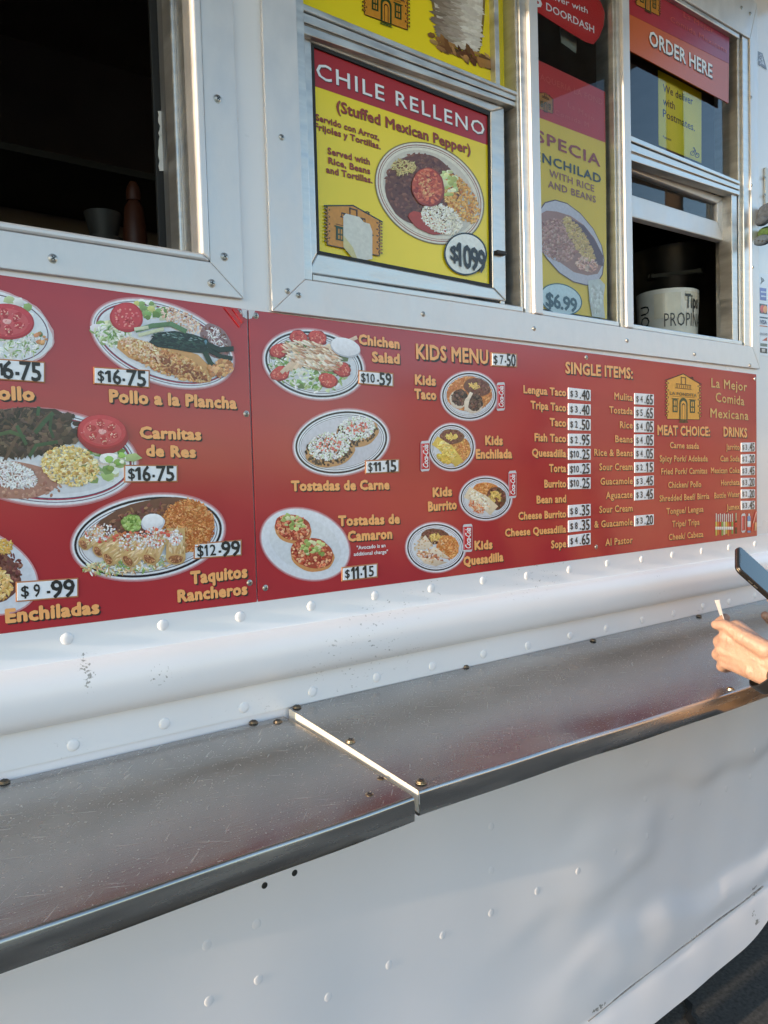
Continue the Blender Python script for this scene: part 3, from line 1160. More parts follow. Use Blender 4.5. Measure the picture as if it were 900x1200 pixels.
def plate(P_, x0, x1, y0, y1, ang, halo=(190, 120, 128), rim=(226, 230, 238), line=(60, 40, 52), inner=(214, 218, 226), style='thin'):
    cx, cy, a, b = bbox_ell(x0, x1, y0, y1, ang)
    k = min(a, b)
    P_.ell(cx, cy, a, b, ang, halo, 72)
    P_.ell(cx, cy, a - k * .03, b - k * .03, ang, (208, 170, 176), 72)
    P_.ell(cx, cy, a - k * .055, b - k * .055, ang, rim, 72)
    if style == 'thin':
        P_.ring(cx, cy, a - k * .10, b - k * .10, ang, k * .018, (96, 84, 100))
        P_.ring(cx, cy, a - k * .15, b - k * .15, ang, k * .03, (146, 54, 74))
        P_.ring(cx, cy, a - k * .18, b - k * .18, ang, k * .016, (70, 60, 90))
    elif style == 'bold':
        P_.ring(cx, cy, a - k * .10, b - k * .10, ang, k * .055, (40, 34, 42))
        P_.ring(cx, cy, a - k * .20, b - k * .20, ang, k * .018, (60, 54, 66))
        P_.ring(cx, cy, a - k * .255, b - k * .255, ang, k * .014, (120, 110, 120))
    P_.ell(cx, cy, a - k * .28, b - k * .28, ang, inner, 64)
    return cx, cy, a, b

LETT = [(150, 176, 112), (196, 208, 168), (222, 228, 214), (116, 150, 80), (236, 238, 234)]
RICE = [(206, 132, 74), (218, 150, 88), (190, 110, 58), (226, 168, 110)]
YRICE = [(226, 196, 120), (236, 214, 156), (212, 176, 96), (240, 224, 180)]
BEAN = [(122, 74, 66), (108, 62, 56), (138, 88, 76), (96, 54, 48)]
CHEESE = [(236, 234, 236), (222, 220, 222), (246, 246, 248), (206, 200, 200)]
MEAT = [(74, 56, 52), (58, 44, 40), (92, 70, 62), (110, 86, 74), (44, 34, 32)]
TORT = [(214, 186, 142), (226, 202, 164), (198, 166, 118), (186, 150, 104)]

# ------------------------------------------------------------------ menu boards
YB = -.0046
def board(name, quad, label, cut=None):
    b = None
    bm = bmesh.new()
    slab(bm, quad, YB, .0034, .0012)
    o = finish(bm, name, RED)
    tag(o, label, 'menu board', 'menu boards on the truck side')
    return o
bl = board('menu_board', [(-140, 302.3), (289.6, 362.5), (301.4, 705.5), (-140, 760.5)], 'red menu board with big photographed plates at left of the panel joint')
br = board('menu_board', [(291.0, 362.7), (886.5, 438.5), (887.3, 628), (302.6, 705.3)], 'long red menu board with kids menu, single items and drinks columns')
for (px, py) in ((279.7, 366), (288.6, 485), (292.5, 683)):
    screw(px, py, YB - .0004, bl, SC_B)
for (px, py) in ((299.7, 370), (311, 689), (687, 419), (698.5, 641), (884.5, 444)):
    screw(px, py, YB - .0004, br, SC_B)
TW = mat('bare sign backing', lin((206, 208, 214)), rough=.4)
bm = bmesh.new()
slab(bm, [(283, 362.0), (289.3, 363), (289.8, 374), (284.5, 371)], YB - .0006, .0005)
finish(bm, 'torn_corner', TW, bl)
bm = bmesh.new()
slab(bm, [(291.2, 363), (299, 364), (295, 373), (291.6, 374)], YB - .0006, .0005)
finish(bm, 'torn_corner', TW, br)
DR = mat('crumpled red film', lin((176, 34, 36)), rough=.2, bump=.4, bscale=120)
bm = bmesh.new()
slab(bm, [(262, 360), (270, 361), (284, 378), (281, 384)], YB - .0022, .0015, .0006)
slab(bm, [(272, 362), (279, 362.5), (287, 376), (284, 379)], YB - .0030, .0022, .0006)
finish(bm, 'torn_film', DR, bl)

YT = YB - .0005
def menu_text(s, p0, p1, h, parent, name='dish_name', m=None, bold=.055, space=1.08):
    return text(s, p0, p1, h, YT, m or TAN, parent, name, BLACK, bold, space, (.13, -.13), .0005)

def price(parent, x0, x1, t0, t1, b0, b1, parts, edge=True, depth=.0018):
    """plastic price tag; parts = list of (string, u0, u1, height fraction, weight)"""
    y = YB - depth
    k_ = RNG.uniform(-.35, .35)
    t0, b0, t1, b1 = t0 + k_, b0 + k_, t1 - k_, b1 - k_
    bm = bmesh.new()
    slab(bm, [(x0, t0), (x1, t1), (x1, b1), (x0, b0)], y, depth - .0004, .0008)
    o = finish(bm, 'price_tag', TAGE if edge else TAGW, parent)
    e = min(1.6, (b0 - t0) * .09)
    if edge:
        bm = bmesh.new()
        slab(bm, [(x0 + e, t0 + e), (x1 - e, t1 + e), (x1 - e, b1 - e), (x0 + e, b0 - e)], y - .0003, .0006, .0002)
        finish(bm, 'tag_face', TAGW, o)
    for (s, u0, u1, hf, wt) in parts:
        H = (b0 - t0) * (1 - u0) + (b1 - t1) * u0
        def pt(u):
            tt, bb = t0 + (t1 - t0) * u, b0 + (b1 - b0) * u
            return (x0 + (x1 - x0) * u, bb - (bb - tt) * (.5 - hf * .5))
        text(s, pt(u0), pt(u1), H * hf, y - .0006, BLACK, o, 'price_figures', None, wt, .95)
    return o

# left board ---------------------------------------------------------------
P_ = Pic(YT, 21)
cx, cy, a, b = -6, 384, 70, 44
P_.ell(cx, cy, a, b, 14, (206, 170, 176), 60, .03); P_.ell(cx, cy, a - 2, b - 2, 14, (226, 230, 236), 60, .03)
P_.ring(cx, cy, a - 6, b - 5, 14, 1.2, (92, 60, 84))
P_.chunks(60, -4, 380, 56, 35, 14, 3, 8, LETT)
P_.grains(240, 0, 398, 48, 22, 8, 8, 1.6, LETT + CHEESE)
P_.tomato(8, 377, 32, 21, 6)
P_.chunks(8, 48, 396, 8, 6, 0, 2, 4, [(206, 150, 100), (190, 140, 80)])
P_.build('dish_picture', bl, 'half-cut salad plate with tomato slice at the board\'s left edge')
menu_text('Pollo', (-15, 467.5), (39.6, 469), 15, bl)
price(bl, -16, 53, 419, 424, 444, 449, [('$1', .04, .28, .55, .016), ('6', .28, .46, .82, .024), ('-', .50, .56, .82, .02), ('75', .58, .93, .85, .024)])

P_ = Pic(YT, 22)
cx, cy, a, b = plate(P_, 105, 275.5, 348, 457, 20)
P_.chunks(26, 128, 392, 20, 12, 25, 4, 8, LETT); P_.grains(70, 134, 394, 24, 12, 20, 9, 2.2, LETT)
P_.chunks(40, 176, 364, 22, 9, 20, 3, 6, LETT + [(196, 200, 120)]); 
P_.grains(150, 212, 376, 26, 11, 28, 5, 1.8, [(226, 196, 176), (206, 160, 130), (236, 216, 200)])
P_.ell(252, 400, 22, 16, 55, (140, 112, 116), 30, .06); P_.grains(50, 252, 400, 20, 14, 50, 4, 2, BEAN)
P_.grains(30, 254, 396, 14, 8, 50, 7, 1.2, CHEESE)
P_.ell(148, 372, 19.5, 17.5, 10, (176, 50, 58), 40, .02); P_.ell(148, 371, 17.5, 15.5, 10, (198, 64, 72), 40, .03); P_.grains(30, 148, 372, 14, 12, 0, 4, 2, [(220, 120, 124), (170, 44, 50), (226, 150, 140)])
pts = [(138, 400), (150, 395), (166, 399), (186, 406), (214, 410), (232, 416), (244, 428), (249, 440), (246, 448), (232, 448), (206, 441), (176, 430), (150, 419), (137, 408)]
P_.lift(); P_.poly(pts, (206, 156, 100)); P_.lift()
P_.grains(420, 194, 424, 54, 14, 22, 5, 2.6, [(222, 176, 120), (190, 128, 74), (232, 198, 148), (170, 104, 56), (214, 164, 104)], 20)
P_.grains(80, 166, 410, 30, 10, 22, 5, 1.8, [(240, 216, 180), (226, 190, 160)])
P_.grains(40, 210, 432, 34, 8, 22, 7, 2.5, [(150, 84, 44), (130, 70, 38)])
P_.lift(); pts = [(174, 401), (184, 390), (204, 388), (226, 392), (243, 398), (246, 408), (240, 414), (222, 413), (200, 409), (184, 407)]
P_.poly(pts, (30, 46, 42)); P_.lift()
P_.grains(150, 210, 400, 32, 9, 8, 9, 2, [(36, 58, 50), (24, 40, 36), (50, 76, 64), (20, 30, 30)], 8, .15, .4)
P_.grains(16, 212, 395, 24, 3, 8, 6, .9, [(150, 176, 176), (110, 140, 136)], 10, .15, .3)
P_.line([(240, 400), (244, 408), (242, 413)], 3, (90, 130, 150))
P_.line([(243, 404), (256, 410), (271, 409)], 6, (30, 44, 36)); P_.line([(243, 410), (258, 418), (270, 420)], 5, (26, 40, 30)); P_.line([(240, 414), (246, 426), (254, 434)], 6, (34, 56, 36)); P_.line([(250, 436), (258, 430)], 5, (40, 60, 40))
P_.line([(160, 387), (178, 382), (200, 380), (216, 388)], 5.5, (96, 132, 92)); P_.line([(158, 386), (172, 384)], 4, (214, 220, 190)); P_.line([(163, 393), (178, 389), (190, 386)], 4, (206, 214, 180))
P_.grains(50, 258, 432, 14, 9, -10, 8, 4, [(196, 140, 90), (176, 116, 70), (214, 166, 116)])
P_.build('dish_picture', bl, 'oval plate with grilled chicken, dark green pepper and tomato')
price(bl, 109.5, 175.7, 429.5, 433.7, 450, 455, [('$', .08, .19, .58, .016), ('1', .215, .305, .64, .016), ('6', .35, .49, .80, .024), ('-', .52, .56, .8, .02), ('75', .60, .93, .86, .022)])
menu_text('Pollo a la Plancha', (129, 470.8), (276.6, 478.6), 13.8, bl)

P_ = Pic(YT, 23)
cx, cy, a, b = plate(P_, -62, 163, 477, 595, 5)
P_.chunks(50, 118, 545, 34, 20, -20, 4, 9, LETT)
P_.ell(10, 562, 58, 22, 4, (172, 126, 112), 40, .03); P_.grains(80, 20, 566, 56, 18, 4, 7, 3, [(184, 140, 124), (160, 112, 98)], 10)
P_.lift(); P_.ell(22, 506, 62, 29, -4, (60, 46, 42), 44, .08); P_.lift()
P_.grains(420, 20, 508, 62, 27, -4, 13, 4, MEAT, 12); P_.chunks(60, 74, 502, 18, 18, 0, 3, 7, MEAT, 10)
for q in ([(5, 540), (18, 515), (30, 500)], [(40, 505), (50, 492), (60, 484)], [(-5, 510), (12, 506), (28, 512)], [(35, 534), (42, 522), (66, 518)], [(45, 478), (44, 486)], [(20, 500), (30, 520)]):
    P_.line(q, 4, P_.r.choice([(74, 96, 62), (128, 100, 84), (96, 74, 62), (60, 88, 60)]))
P_.line([(42, 506), (52, 494), (61, 485)], 5, (58, 86, 60)); P_.line([(60, 488), (58, 502), (62, 512)], 3.5, (50, 74, 52))
P_.grains(330, 10, 556, 34, 15, 14, 7, 1.5, CHEESE)
P_.lift(); P_.grains(520, 82, 546, 34, 23, 10, 5.2, 2.4, YRICE, 16); P_.chunks(60, 84, 542, 30, 20, 10, 1.5, 3, [(246, 232, 190), (236, 206, 130), (180, 140, 80)])
P_.lift(); P_.ell(120, 510, 30, 22, 6, (150, 40, 54), 40, .02)
P_.tomato(119, 506, 29, 20, 6)
P_.ell(126, 537, 11, 6, -10, (238, 240, 240), 20, .12); P_.chunks(12, 138, 540, 18, 7, -20, 3, 6, [(150, 184, 96), (120, 156, 76), (220, 226, 200)])
P_.poly([(146, 533), (158, 531), (166, 537), (156, 541), (147, 540)], (170, 190, 130))
P_.build('dish_picture', bl, 'big plate of browned beef strips, yellow rice, cheese and tomato')
menu_text('Carnitas', (164.6, 513), (235, 515.2), 12.6, bl)
menu_text('de Res', (172, 534), (228.7, 535.8), 12.4, bl)
price(bl, 145.5, 208.5, 544.5, 544.8, 565.5, 565, [('$', .08, .20, .58, .016), ('1', .215, .305, .70, .016), ('6', .35, .49, .84, .024), ('-', .53, .57, .8, .02), ('75', .61, .93, .86, .022)])

P_ = Pic(YT, 24)
cx, cy, a, b = plate(P_, 81.7, 265, 577, 682, -9, style='bold')
P_.ell(168, 608, 62, 20, -16, (110, 76, 62), 40, .04); P_.grains(120, 158, 612, 54, 16, -18, 9, 3, BEAN + [(150, 104, 76)])
P_.lift(); P_.ell(222, 616, 28, 29, 0, (192, 112, 60), 40, .05); P_.grains(650, 220, 616, 31, 31, 0, 6, 1.8, RICE + [(178, 96, 46)], 16)
P_.grains(60, 136, 636, 30, 10, -15, 6, 4, [(206, 110, 80), (214, 130, 90)])
P_.ell(154, 613, 12, 10, 0, (134, 160, 84), 26, .12); P_.grains(60, 154, 613, 11, 9, 0, 5, 3, [(150, 178, 96), (170, 194, 120), (112, 140, 66)])
P_.lift(); P_.ell(178.5, 612.5, 14, 10.5, -8, (208, 212, 224), 30, .04); P_.ell(178, 611, 12.5, 9, -8, (236, 238, 244), 30, .05)
P_.grains(160, 150, 662, 56, 10, -6, 9, 2, LETT + TORT)
def taquito(x0, y0, x1, y1, w):
    dx, dy = x1 - x0, y1 - y0
    L = math.hypot(dx, dy)
    ang = math.degrees(math.atan2(dy, dx))
    P_.lift()
    P_.poly([(x0 - dy / L * w, y0 + dx / L * w), (x0 + dy / L * w, y0 - dx / L * w), (x1 + dy / L * w * 1.1, y1 - dx / L * w * 1.1), (x1 - dy / L * w * 1.1, y1 + dx / L * w * 1.1)], (206, 172, 118))
    P_.grains(40, (x0 + x1) / 2, (y0 + y1) / 2, L * .5, w * .9, ang, 12, 2.4, TORT, 12, rad(ang), .25)
    P_.ell(x1, y1, w * 1.02, w * .62, ang + 90, (196, 160, 108), 20, .06)
    P_.ell(x1, y1, w * .8, w * .45, ang + 90, (150, 98, 66), 18, .1)
    P_.grains(16, x1, y1, w * .7, w * .4, ang + 90, 3, 1.6, [(176, 120, 84), (120, 76, 54), (200, 150, 110)])
taquito(120, 622, 97, 638, 7.5); taquito(140, 628, 114, 646, 8); taquito(160, 632, 126, 655, 8.5); taquito(178, 632, 149, 657, 9); taquito(190, 622, 174, 655, 9.5); taquito(205, 619, 205, 655, 10.5)
P_.lift()
for (qx, qy, qa, qb) in ((116, 624, 18, 10), (158, 634, 24, 11), (180, 630, 14, 12), (204, 630, 8, 9)):
    P_.grains(80, qx, qy, qa, qb, -10, 3.2, 2.4, CHEESE + [(226, 180, 160), (206, 110, 96)], 10)
P_.chunks(18, 160, 632, 50, 10, -8, 1.5, 3, [(204, 84, 70), (216, 110, 90)])
P_.build('dish_picture', bl, 'oval plate of rolled taquitos with rice, guacamole and sour cream')
price(bl, 227, 283.5, 637, 632, 655.7, 651, [('$12', .08, .46, .68, .016), ('-', .52, .57, .8, .016), ('99', .58, .96, .92, .024)])
menu_text('Taquitos', (224, 684), (289, 676), 13.6, bl)
menu_text('Rancheros', (209, 705), (289, 696), 13, bl)

P_ = Pic(YT, 25)
P_.ell(-34, 667, 82.5, 50, 20, (206, 150, 156), 60); P_.ell(-34, 667, 80.5, 48, 20, (214, 218, 228), 60)
P_.ell(-36, 667, 63, 36, 20, (112, 72, 66), 44, .03); P_.grains(160, -10, 662, 36, 28, 20, 8, 3, BEAN)
P_.grains(60, 4, 640, 10, 8, 10, 9, 2, [(226, 190, 110), (206, 160, 84)]); P_.grains(160, -8, 684, 22, 20, 30, 9, 3, [(226, 190, 120), (236, 206, 150), (206, 160, 90)])
P_.build('dish_picture', bl, 'white plate of beans cut off by the board\'s lower left edge')
price(bl, 18.5, 92, 682, 676.7, 706, 699.5, [('$', .09, .21, .52, .016), ('9', .29, .39, .62, .016), ('-', .50, .55, .7, .016), ('99', .57, .94, .86, .024)])
menu_text('Enchiladas', (7.6, 729.4), (115.4, 718.2), 15, bl)

# right board --------------------------------------------------------------
P_ = Pic(YT, 31)
cx, cy, a, b = plate(P_, 306.5, 429, 384, 470, 12, style='bold')
P_.chunks(90, 364, 426, 46, 29, 14, 3, 7, LETT + [(104, 120, 76), (80, 96, 60)]); P_.grains(180, 360, 432, 46, 26, 14, 8, 2.4, LETT)
for (x, y) in ((327, 411), (328, 438), (350, 396), (372, 396), (400, 433), (384, 446)):
    P_.tomato(x, y, 11.5, 8.5, -18 if x < 340 else 20)
for i in range(13):
    x = 330 + i * 5.2
    P_.lift(1e-5)
    P_.line([(x, 436 - i * 1.6), (x + 12, 424 - i * 1.9), (x + 24, 414 - i * 1.5 + (i % 3) * 2)][::1], 4.4, P_.vary((226, 202, 176), 12))
P_.grains(160, 366, 417, 34, 15, 16, 13, 2.4, [(236, 216, 192), (214, 180, 146), (190, 140, 108), (244, 232, 216)], 12, .45, .4)
P_.lift(); P_.ell(404, 408, 18, 10.5, 16, (190, 194, 204), 30, .03); P_.ell(404, 406.5, 17.5, 10, 16, (230, 232, 240), 30, .03)
P_.build('dish_picture', br, 'salad plate with sliced chicken, tomatoes and white dressing cup')
menu_text('Chichen', (420.8, 403), (467.6, 408.3), 10.8, br)
menu_text('Salad', (436.4, 423.4), (467.6, 426), 10.8, br)
price(br, 420, 461.5, 434, 436.7, 450.5, 453.3, [('$10', .08, .46, .62, .016), ('-', .53, .58, .8, .016), ('59', .60, .93, .88, .024)])

P_ = Pic(YT, 32)
cx, cy, a, b = plate(P_, 342, 457.6, 478, 559, -10, style='bold', inner=(206, 206, 216))
for (x, y, q) in ((418, 503, 25), (385, 524, 29)):
    P_.lift(); P_.ell(x + 1, y + 4, q, q * .68, -8, (196, 150, 104), 32, .04); P_.grains(110, x, y + 3, q * .95, q * .62, -8, 5, 3, MEAT)
    P_.grains(330, x, y - 1, q * .84, q * .56, -8, 3.4, 2, CHEESE + [(206, 222, 190)], 10); P_.grains(26, x, y - 2, q * .5, q * .3, -8, 3, 2.4, [(220, 130, 116), (206, 100, 90)])
P_.build('dish_picture', br, 'two shredded meat tostadas under white cheese on oval plate')
price(br, 428, 468.3, 539, 538, 555.3, 554, [('$', .09, .21, .6, .012), ('1', .245, .335, .64, .016), ('1', .36, .45, .64, .016), ('-', .52, .56, .8, .016), ('1', .60, .69, .86, .02), ('5', .74, .90, .86, .02)])
menu_text('Tostadas de Carne', (341.8, 575), (455.7, 573), 11, br)

P_ = Pic(YT, 33)
cx, cy, a, b = plate(P_, 304, 411, 594, 681.5, 22, style='none', inner=(216, 220, 226), rim=(222, 226, 234))
for (x, y, q) in ((343, 617, 22), (365.5, 647, 26)):
    P_.lift(); P_.ell(x, y + 4, q, q * .72, 14, (206, 146, 92), 32, .03); P_.ell(x, y + 1, q * .97, q * .68, 14, (168, 74, 56), 32, .04)
    P_.grains(150, x, y + 1, q * .92, q * .64, 14, 5, 3, [(206, 110, 84), (182, 72, 56), (222, 150, 110), (150, 56, 44), (230, 180, 140)])
    P_.chunks(34, x + 1, y - 5, q * .6, q * .36, 14, 1.8, 3.6, [(170, 186, 110), (196, 206, 140), (130, 150, 80), (214, 216, 170)], 12, 5)
P_.build('dish_picture', br, 'white oval plate with two shrimp tostadas topped with avocado')
menu_text('Tostadas de', (397, 616), (467.8, 613), 11, br)
menu_text('Camaron', (408, 634), (459, 630.7), 11, br)
text('"Avocado is an', (418, 644), (451.4, 641), 4.2, YT, WPRINT, br, 'small_print', None, .02)
text('additional charge"', (414.6, 651.5), (454.4, 648.3), 4.2, YT, WPRINT, br, 'small_print', None, .02)
price(br, 400.4, 443, 664.4, 660, 681.5, 677, [('$', .1, .22, .55, .016), ('1', .27, .355, .8, .02), ('1', .385, .47, .8, .02), ('-', .52, .56, .8, .016), ('1', .59, .68, .82, .02), ('5', .75, .88, .7, .016)])

menu_text('KIDS MENU', (488, 420), (571.5, 426.2), 16.6, br, 'heading', bold=.034, space=1.04)
price(br, 575.5, 606.3, 412.3, 414.7, 429, 431, [('$', .10, .24, .55, .016), ('7', .34, .46, .6, .016), ('-', .52, .57, .7, .016), ('50', .60, .93, .88, .024)])
def can(P_, x0, x1, y0, y1):
    P_.lift()
    P_.poly([(x0, y0 + 2), (x0 + 1.2, y0), (x1 - 1, y0 - .6), (x1, y0 + 1.4), (x1, y1 - 2), (x1 - 1.2, y1), (x0 + 1.2, y1 + .6), (x0, y1 - 1)], (206, 206, 212), 1e-5)
    P_.poly([(x0 + .5, y0 + 3), (x1 - .4, y0 + 2.4), (x1 - .4, y1 - 2.6), (x0 + .5, y1 - 2)], (196, 30, 44), 1e-5)
    P_.poly([(x0 + .9, y0 + 4), (x0 + 2.3, y0 + 3.8), (x0 + 2.3, y1 - 3), (x0 + .9, y1 - 3)], (222, 110, 120), 1e-5)
    P_.poly([(x1 - 1.8, y0 + 3.4), (x1 - .8, y0 + 3.2), (x1 - .8, y1 - 4), (x1 - 1.8, y1 - 4)], (150, 20, 34), 1e-5)
def cantext(x0, x1, y0, y1, parent, k=.0012):
    v, fs = text_geo('Coca-Cola', .02, .92, .3)
    xx = (v[:, 0] - v[:, 0].min()) / (v[:, 0].max() - v[:, 0].min())
    yy = (v[:, 1] - v[:, 1].min()) / (v[:, 1].max() - v[:, 1].min())
    co = []
    for a, b in zip(xx, yy):
        q = U(x1 - (x1 - x0) * (.16 + .62 * b), y1 - 4 - (y1 - y0 - 8) * a, YT)
        co.append((q.x, YT - k - .0003, q.z))
    me = bpy.data.meshes.new('can_lettering')
    me.from_pydata(co, [], [f[::-1] for f in fs])
    me.materials.append(WPRINT)
    new_obj('can_lettering', me, parent)
def kids(x0, x1, y0, y1, seed, kind, canbox, label):
    P_ = Pic(YT, seed)
    cx, cy, a, b = plate(P_, x0, x1, y0, y1, 0, style='bold')
    k = .76
    a, b = a * k, b * k
    if kind == 'taco':
        P_.ell(cx, cy - b * .1, a, b * .9, 0, (196, 120, 66), 40, .03); P_.grains(160, cx, cy - b * .1, a, b * .9, 0, 4.5, 1.6, RICE)
        P_.ell(cx + a * .35, cy - b * .45, a * .6, b * .45, 12, (112, 76, 62), 30, .04); P_.grains(50, cx + a * .35, cy - b * .45, a * .55, b * .4, 12, 4, 2, BEAN); P_.grains(24, cx + a * .2, cy - b * .5, a * .25, b * .15, 0, 5, 1.2, [(226, 190, 110)])
        for (dx, dy) in ((-.42, .08), (.22, .34)):
            P_.lift(); P_.ell(cx + a * dx - 1.5, cy + b * (dy + .1), a * .42, b * .46, 30, (224, 208, 190), 28, .04); P_.ell(cx + a * dx, cy + b * dy, a * .36, b * .42, 30, (60, 40, 38), 28, .08)
            P_.grains(90, cx + a * dx, cy + b * dy, a * .36, b * .4, 30, 4, 2.4, MEAT + [(120, 80, 66)])
        P_.line([(cx - a * .16, cy + b * .7), (cx - a * .08, cy + b * .2), (cx + a * .06, cy - b * .12)], 4, (230, 214, 196))
    elif kind == 'enchilada':
        P_.ell(cx + a * .25, cy + b * .15, a * .75, b * .75, 0, (204, 132, 70), 34, .04); P_.grains(190, cx + a * .3, cy + b * .1, a * .66, b * .68, 0, 4.4, 1.6, RICE + [(230, 180, 100)])
        P_.ell(cx, cy - b * .55, a * .66, b * .4, 0, (120, 84, 64), 30, .05); P_.grains(60, cx, cy - b * .55, a * .6, b * .36, 0, 4, 2, BEAN); P_.grains(30, cx, cy - b * .55, a * .3, b * .16, 0, 5, 1.4, [(232, 200, 110)])
        P_.lift(); P_.line([(cx - a * .75, cy - b * .25), (cx - a * .1, cy + b * .2), (cx + a * .3, cy + b * .75)], 12, (222, 188, 92)); P_.grains(150, cx - a * .25, cy + b * .15, a * .62, b * .26, 42, 6, 2, [(232, 204, 110), (214, 176, 80), (240, 220, 150)])
        P_.grains(60, cx - a * .4, cy + b * .6, a * .4, b * .2, 30, 5, 2, [(226, 196, 90), (206, 170, 70)])
    elif kind == 'burrito':
        P_.ell(cx, cy - b * .5, a * .62, b * .42, 0, (204, 130, 70), 30, .05); P_.grains(120, cx, cy - b * .5, a * .58, b * .4, 0, 4.2, 1.6, RICE)
        P_.ell(cx + a * .5, cy, a * .48, b * .66, 0, (104, 68, 58), 30, .05); P_.grains(60, cx + a * .5, cy, a * .42, b * .6, 0, 4, 2, BEAN + [(70, 60, 46)]); P_.grains(40, cx + a * .45, cy - b * .1, a * .3, b * .3, 0, 6, 1.4, [(226, 196, 120), (206, 170, 90)])
        P_.lift(); P_.line([(cx - a * .75, cy - b * .25), (cx - a * .1, cy + b * .18), (cx + a * .25, cy + b * .55)], 14, (226, 208, 180)); P_.grains(110, cx - a * .3, cy + b * .12, a * .6, b * .3, 40, 6, 2, [(236, 222, 200), (210, 182, 146), (240, 232, 218)])
        P_.grains(60, cx - a * .45, cy + b * .5, a * .42, b * .22, 35, 6, 1.6, [(206, 110, 80), (226, 150, 110), (230, 200, 170)])
    else:
        P_.ell(cx - a * .05, cy - b * .55, a * .6, b * .4, 0, (104, 70, 58), 30, .05); P_.grains(60, cx, cy - b * .55, a * .55, b * .36, 0, 4, 2, BEAN); P_.grains(36, cx, cy - b * .5, a * .3, b * .16, 0, 6, 1.4, [(226, 190, 110), (206, 166, 90)])
        P_.ell(cx + a * .5, cy, a * .48, b * .6, 0, (204, 126, 64), 30, .05); P_.grains(160, cx + a * .5, cy, a * .46, b * .6, 0, 4.4, 1.6, RICE)
        P_.lift(); P_.poly([(cx - a * .95, cy + b * .05), (cx - a * .45, cy - b * .62), (cx - a * .1, cy - b * .05), (cx - a * .55, cy + b * .12)], (226, 210, 190))
        P_.poly([(cx - a * .5, cy + b * .35), (cx - a * .05, cy - b * .05), (cx + a * .6, cy + b * .55), (cx + a * .1, cy + b * .5)], (228, 212, 192))
        P_.grains(60, cx - a * .25, cy + b * .5, a * .6, b * .2, 20, 5, 3, [(150, 90, 66), (196, 130, 96), (230, 214, 200)])
        P_.poly([(cx - a * .7, cy + b * .5), (cx - a * .1, cy + b * .6), (cx + a * .5, cy + b * .75), (cx, cy + b * .95), (cx - a * .5, cy + b * .8)], (222, 204, 182))
        P_.grains(40, cx - a * .3, cy + b * .1, a * .7, b * .7, 0, 3, 2, [(196, 160, 120), (206, 176, 140)])
    can(P_, *canbox)
    o = P_.build('dish_picture', br, label)
    cantext(*canbox, o, P_.k)
kids(515, 584.5, 434, 494, 41, 'taco', (581.5, 591, 448.5, 481), 'small plate with two tacos and a red soda can')
kids(500, 558, 495, 553, 42, 'enchilada', (492.5, 503, 517, 552), 'small plate with cheesy enchilada and a red soda can at left')
kids(537, 601, 557, 611, 43, 'burrito', (595.5, 604.5, 552, 583.5), 'small plate with burrito and a red soda can')
kids(474, 547, 611, 672, 44, 'quesadilla', (542, 553, 614.5, 646.5), 'small plate with folded quesadilla wedges and a red soda can')
for (s, p0, p1, h) in (('Kids', (486.7, 450), (510, 451.6), 10.6), ('Taco', (486, 466.7), (510.7, 468.2), 10.6), ('Kids', (569, 521), (588.5, 521.2), 10), ('Enchilada', (558, 537), (599.5, 536.4), 10),
                       ('Kids', (507.5, 582), (529, 580.6), 10), ('Burrito', (502, 598.7), (534.7, 596.2), 10.2), ('Kids', (556.5, 644), (576.5, 642.6), 9.6), ('Quesadilla', (543.5, 662.7), (589.3, 657), 9.8)):
    menu_text(s, p0, p1, h, br)
menu_text('SINGLE ITEMS:', (662.8, 437.2), (741, 443.6), 12.8, br, 'heading', bold=.034, space=1.04)
for (s, x0, y0, y1, h) in (('Lengua Taco', 613.6, 460.4, 464.2, 8.6), ('Tripa Taco', 622, 478.6, 482, 8.6), ('Taco', 644.4, 498.8, 500, 8.6), ('Fish Taco', 626.6, 516.6, 518, 8.6), ('Quesadilla', 623.6, 534.6, 535.6, 8.6),
                           ('Torta', 643.6, 552.8, 553, 8.6), ('Burrito', 638, 571.2, 570.8, 8.6), ('Bean and', 629, 589.8, 588.4, 8.5), ('Cheese Burrito', 607.6, 609, 606, 8.5), ('Cheese Quesadilla', 592, 628.6, 623.8, 8.5), ('Sope', 646, 642.4, 641, 8.5)):
    menu_text(s, (x0, y0), (663, y1), h, br, bold=.042, space=1.05)
def P2(dol, cents):
    s = '$' + dol
    if len(dol) > 1:
        return [(s, .08, .47, .58, .012), ('.', .53, .57, .7, .016), (cents, .62, .94, .86, .018)]
    return [('$', .09, .21, .5, .01), (dol, .30, .41, .56, .015), ('.', .51, .55, .7, .016), (cents, .60, .94, .86, .018)]
for (t, b_, d, c) in ((454.4, 468, '3', '40'), (472.4, 486, '3', '40'), (490, 504, '2', '50'), (508, 522.4, '2', '95'), (525.6, 539, '10', '25'), (543, 556.4, '10', '25'), (559.8, 573.6, '10', '25'), (592, 606.4, '8', '35'), (609.8, 623.8, '8', '35'), (627.2, 641.2, '4', '65')):
    k = (533 - t) / 950 * 26
    price(br, 666, 692.4, t, t + k, b_, b_ + (533 - b_) / 950 * 26, P2(d, c), edge=False)
for (s, x0, y0, y1) in (('Mulita', 720, 468, 469.6), ('Tostada', 714, 484, 485.6), ('Rice', 726.4, 501.6, 502), ('Beans', 721, 518, 518.6), ('Rice & Beans', 696.4, 534, 534.6), ('Sour Cream', 702.4, 551, 550.6), ('Guacamole', 703.6, 568, 567),
                        ('Aguacate', 710, 584.4, 583.2), ('Sour Cream', 702.4, 601, 599), ('& Guacamole', 696.4, 618.4, 615.2), ('Al Pastor', 709.4, 639.6, 636.2)):
    menu_text(s, (x0, y0), (741, y1), 7.8, br, bold=.024)
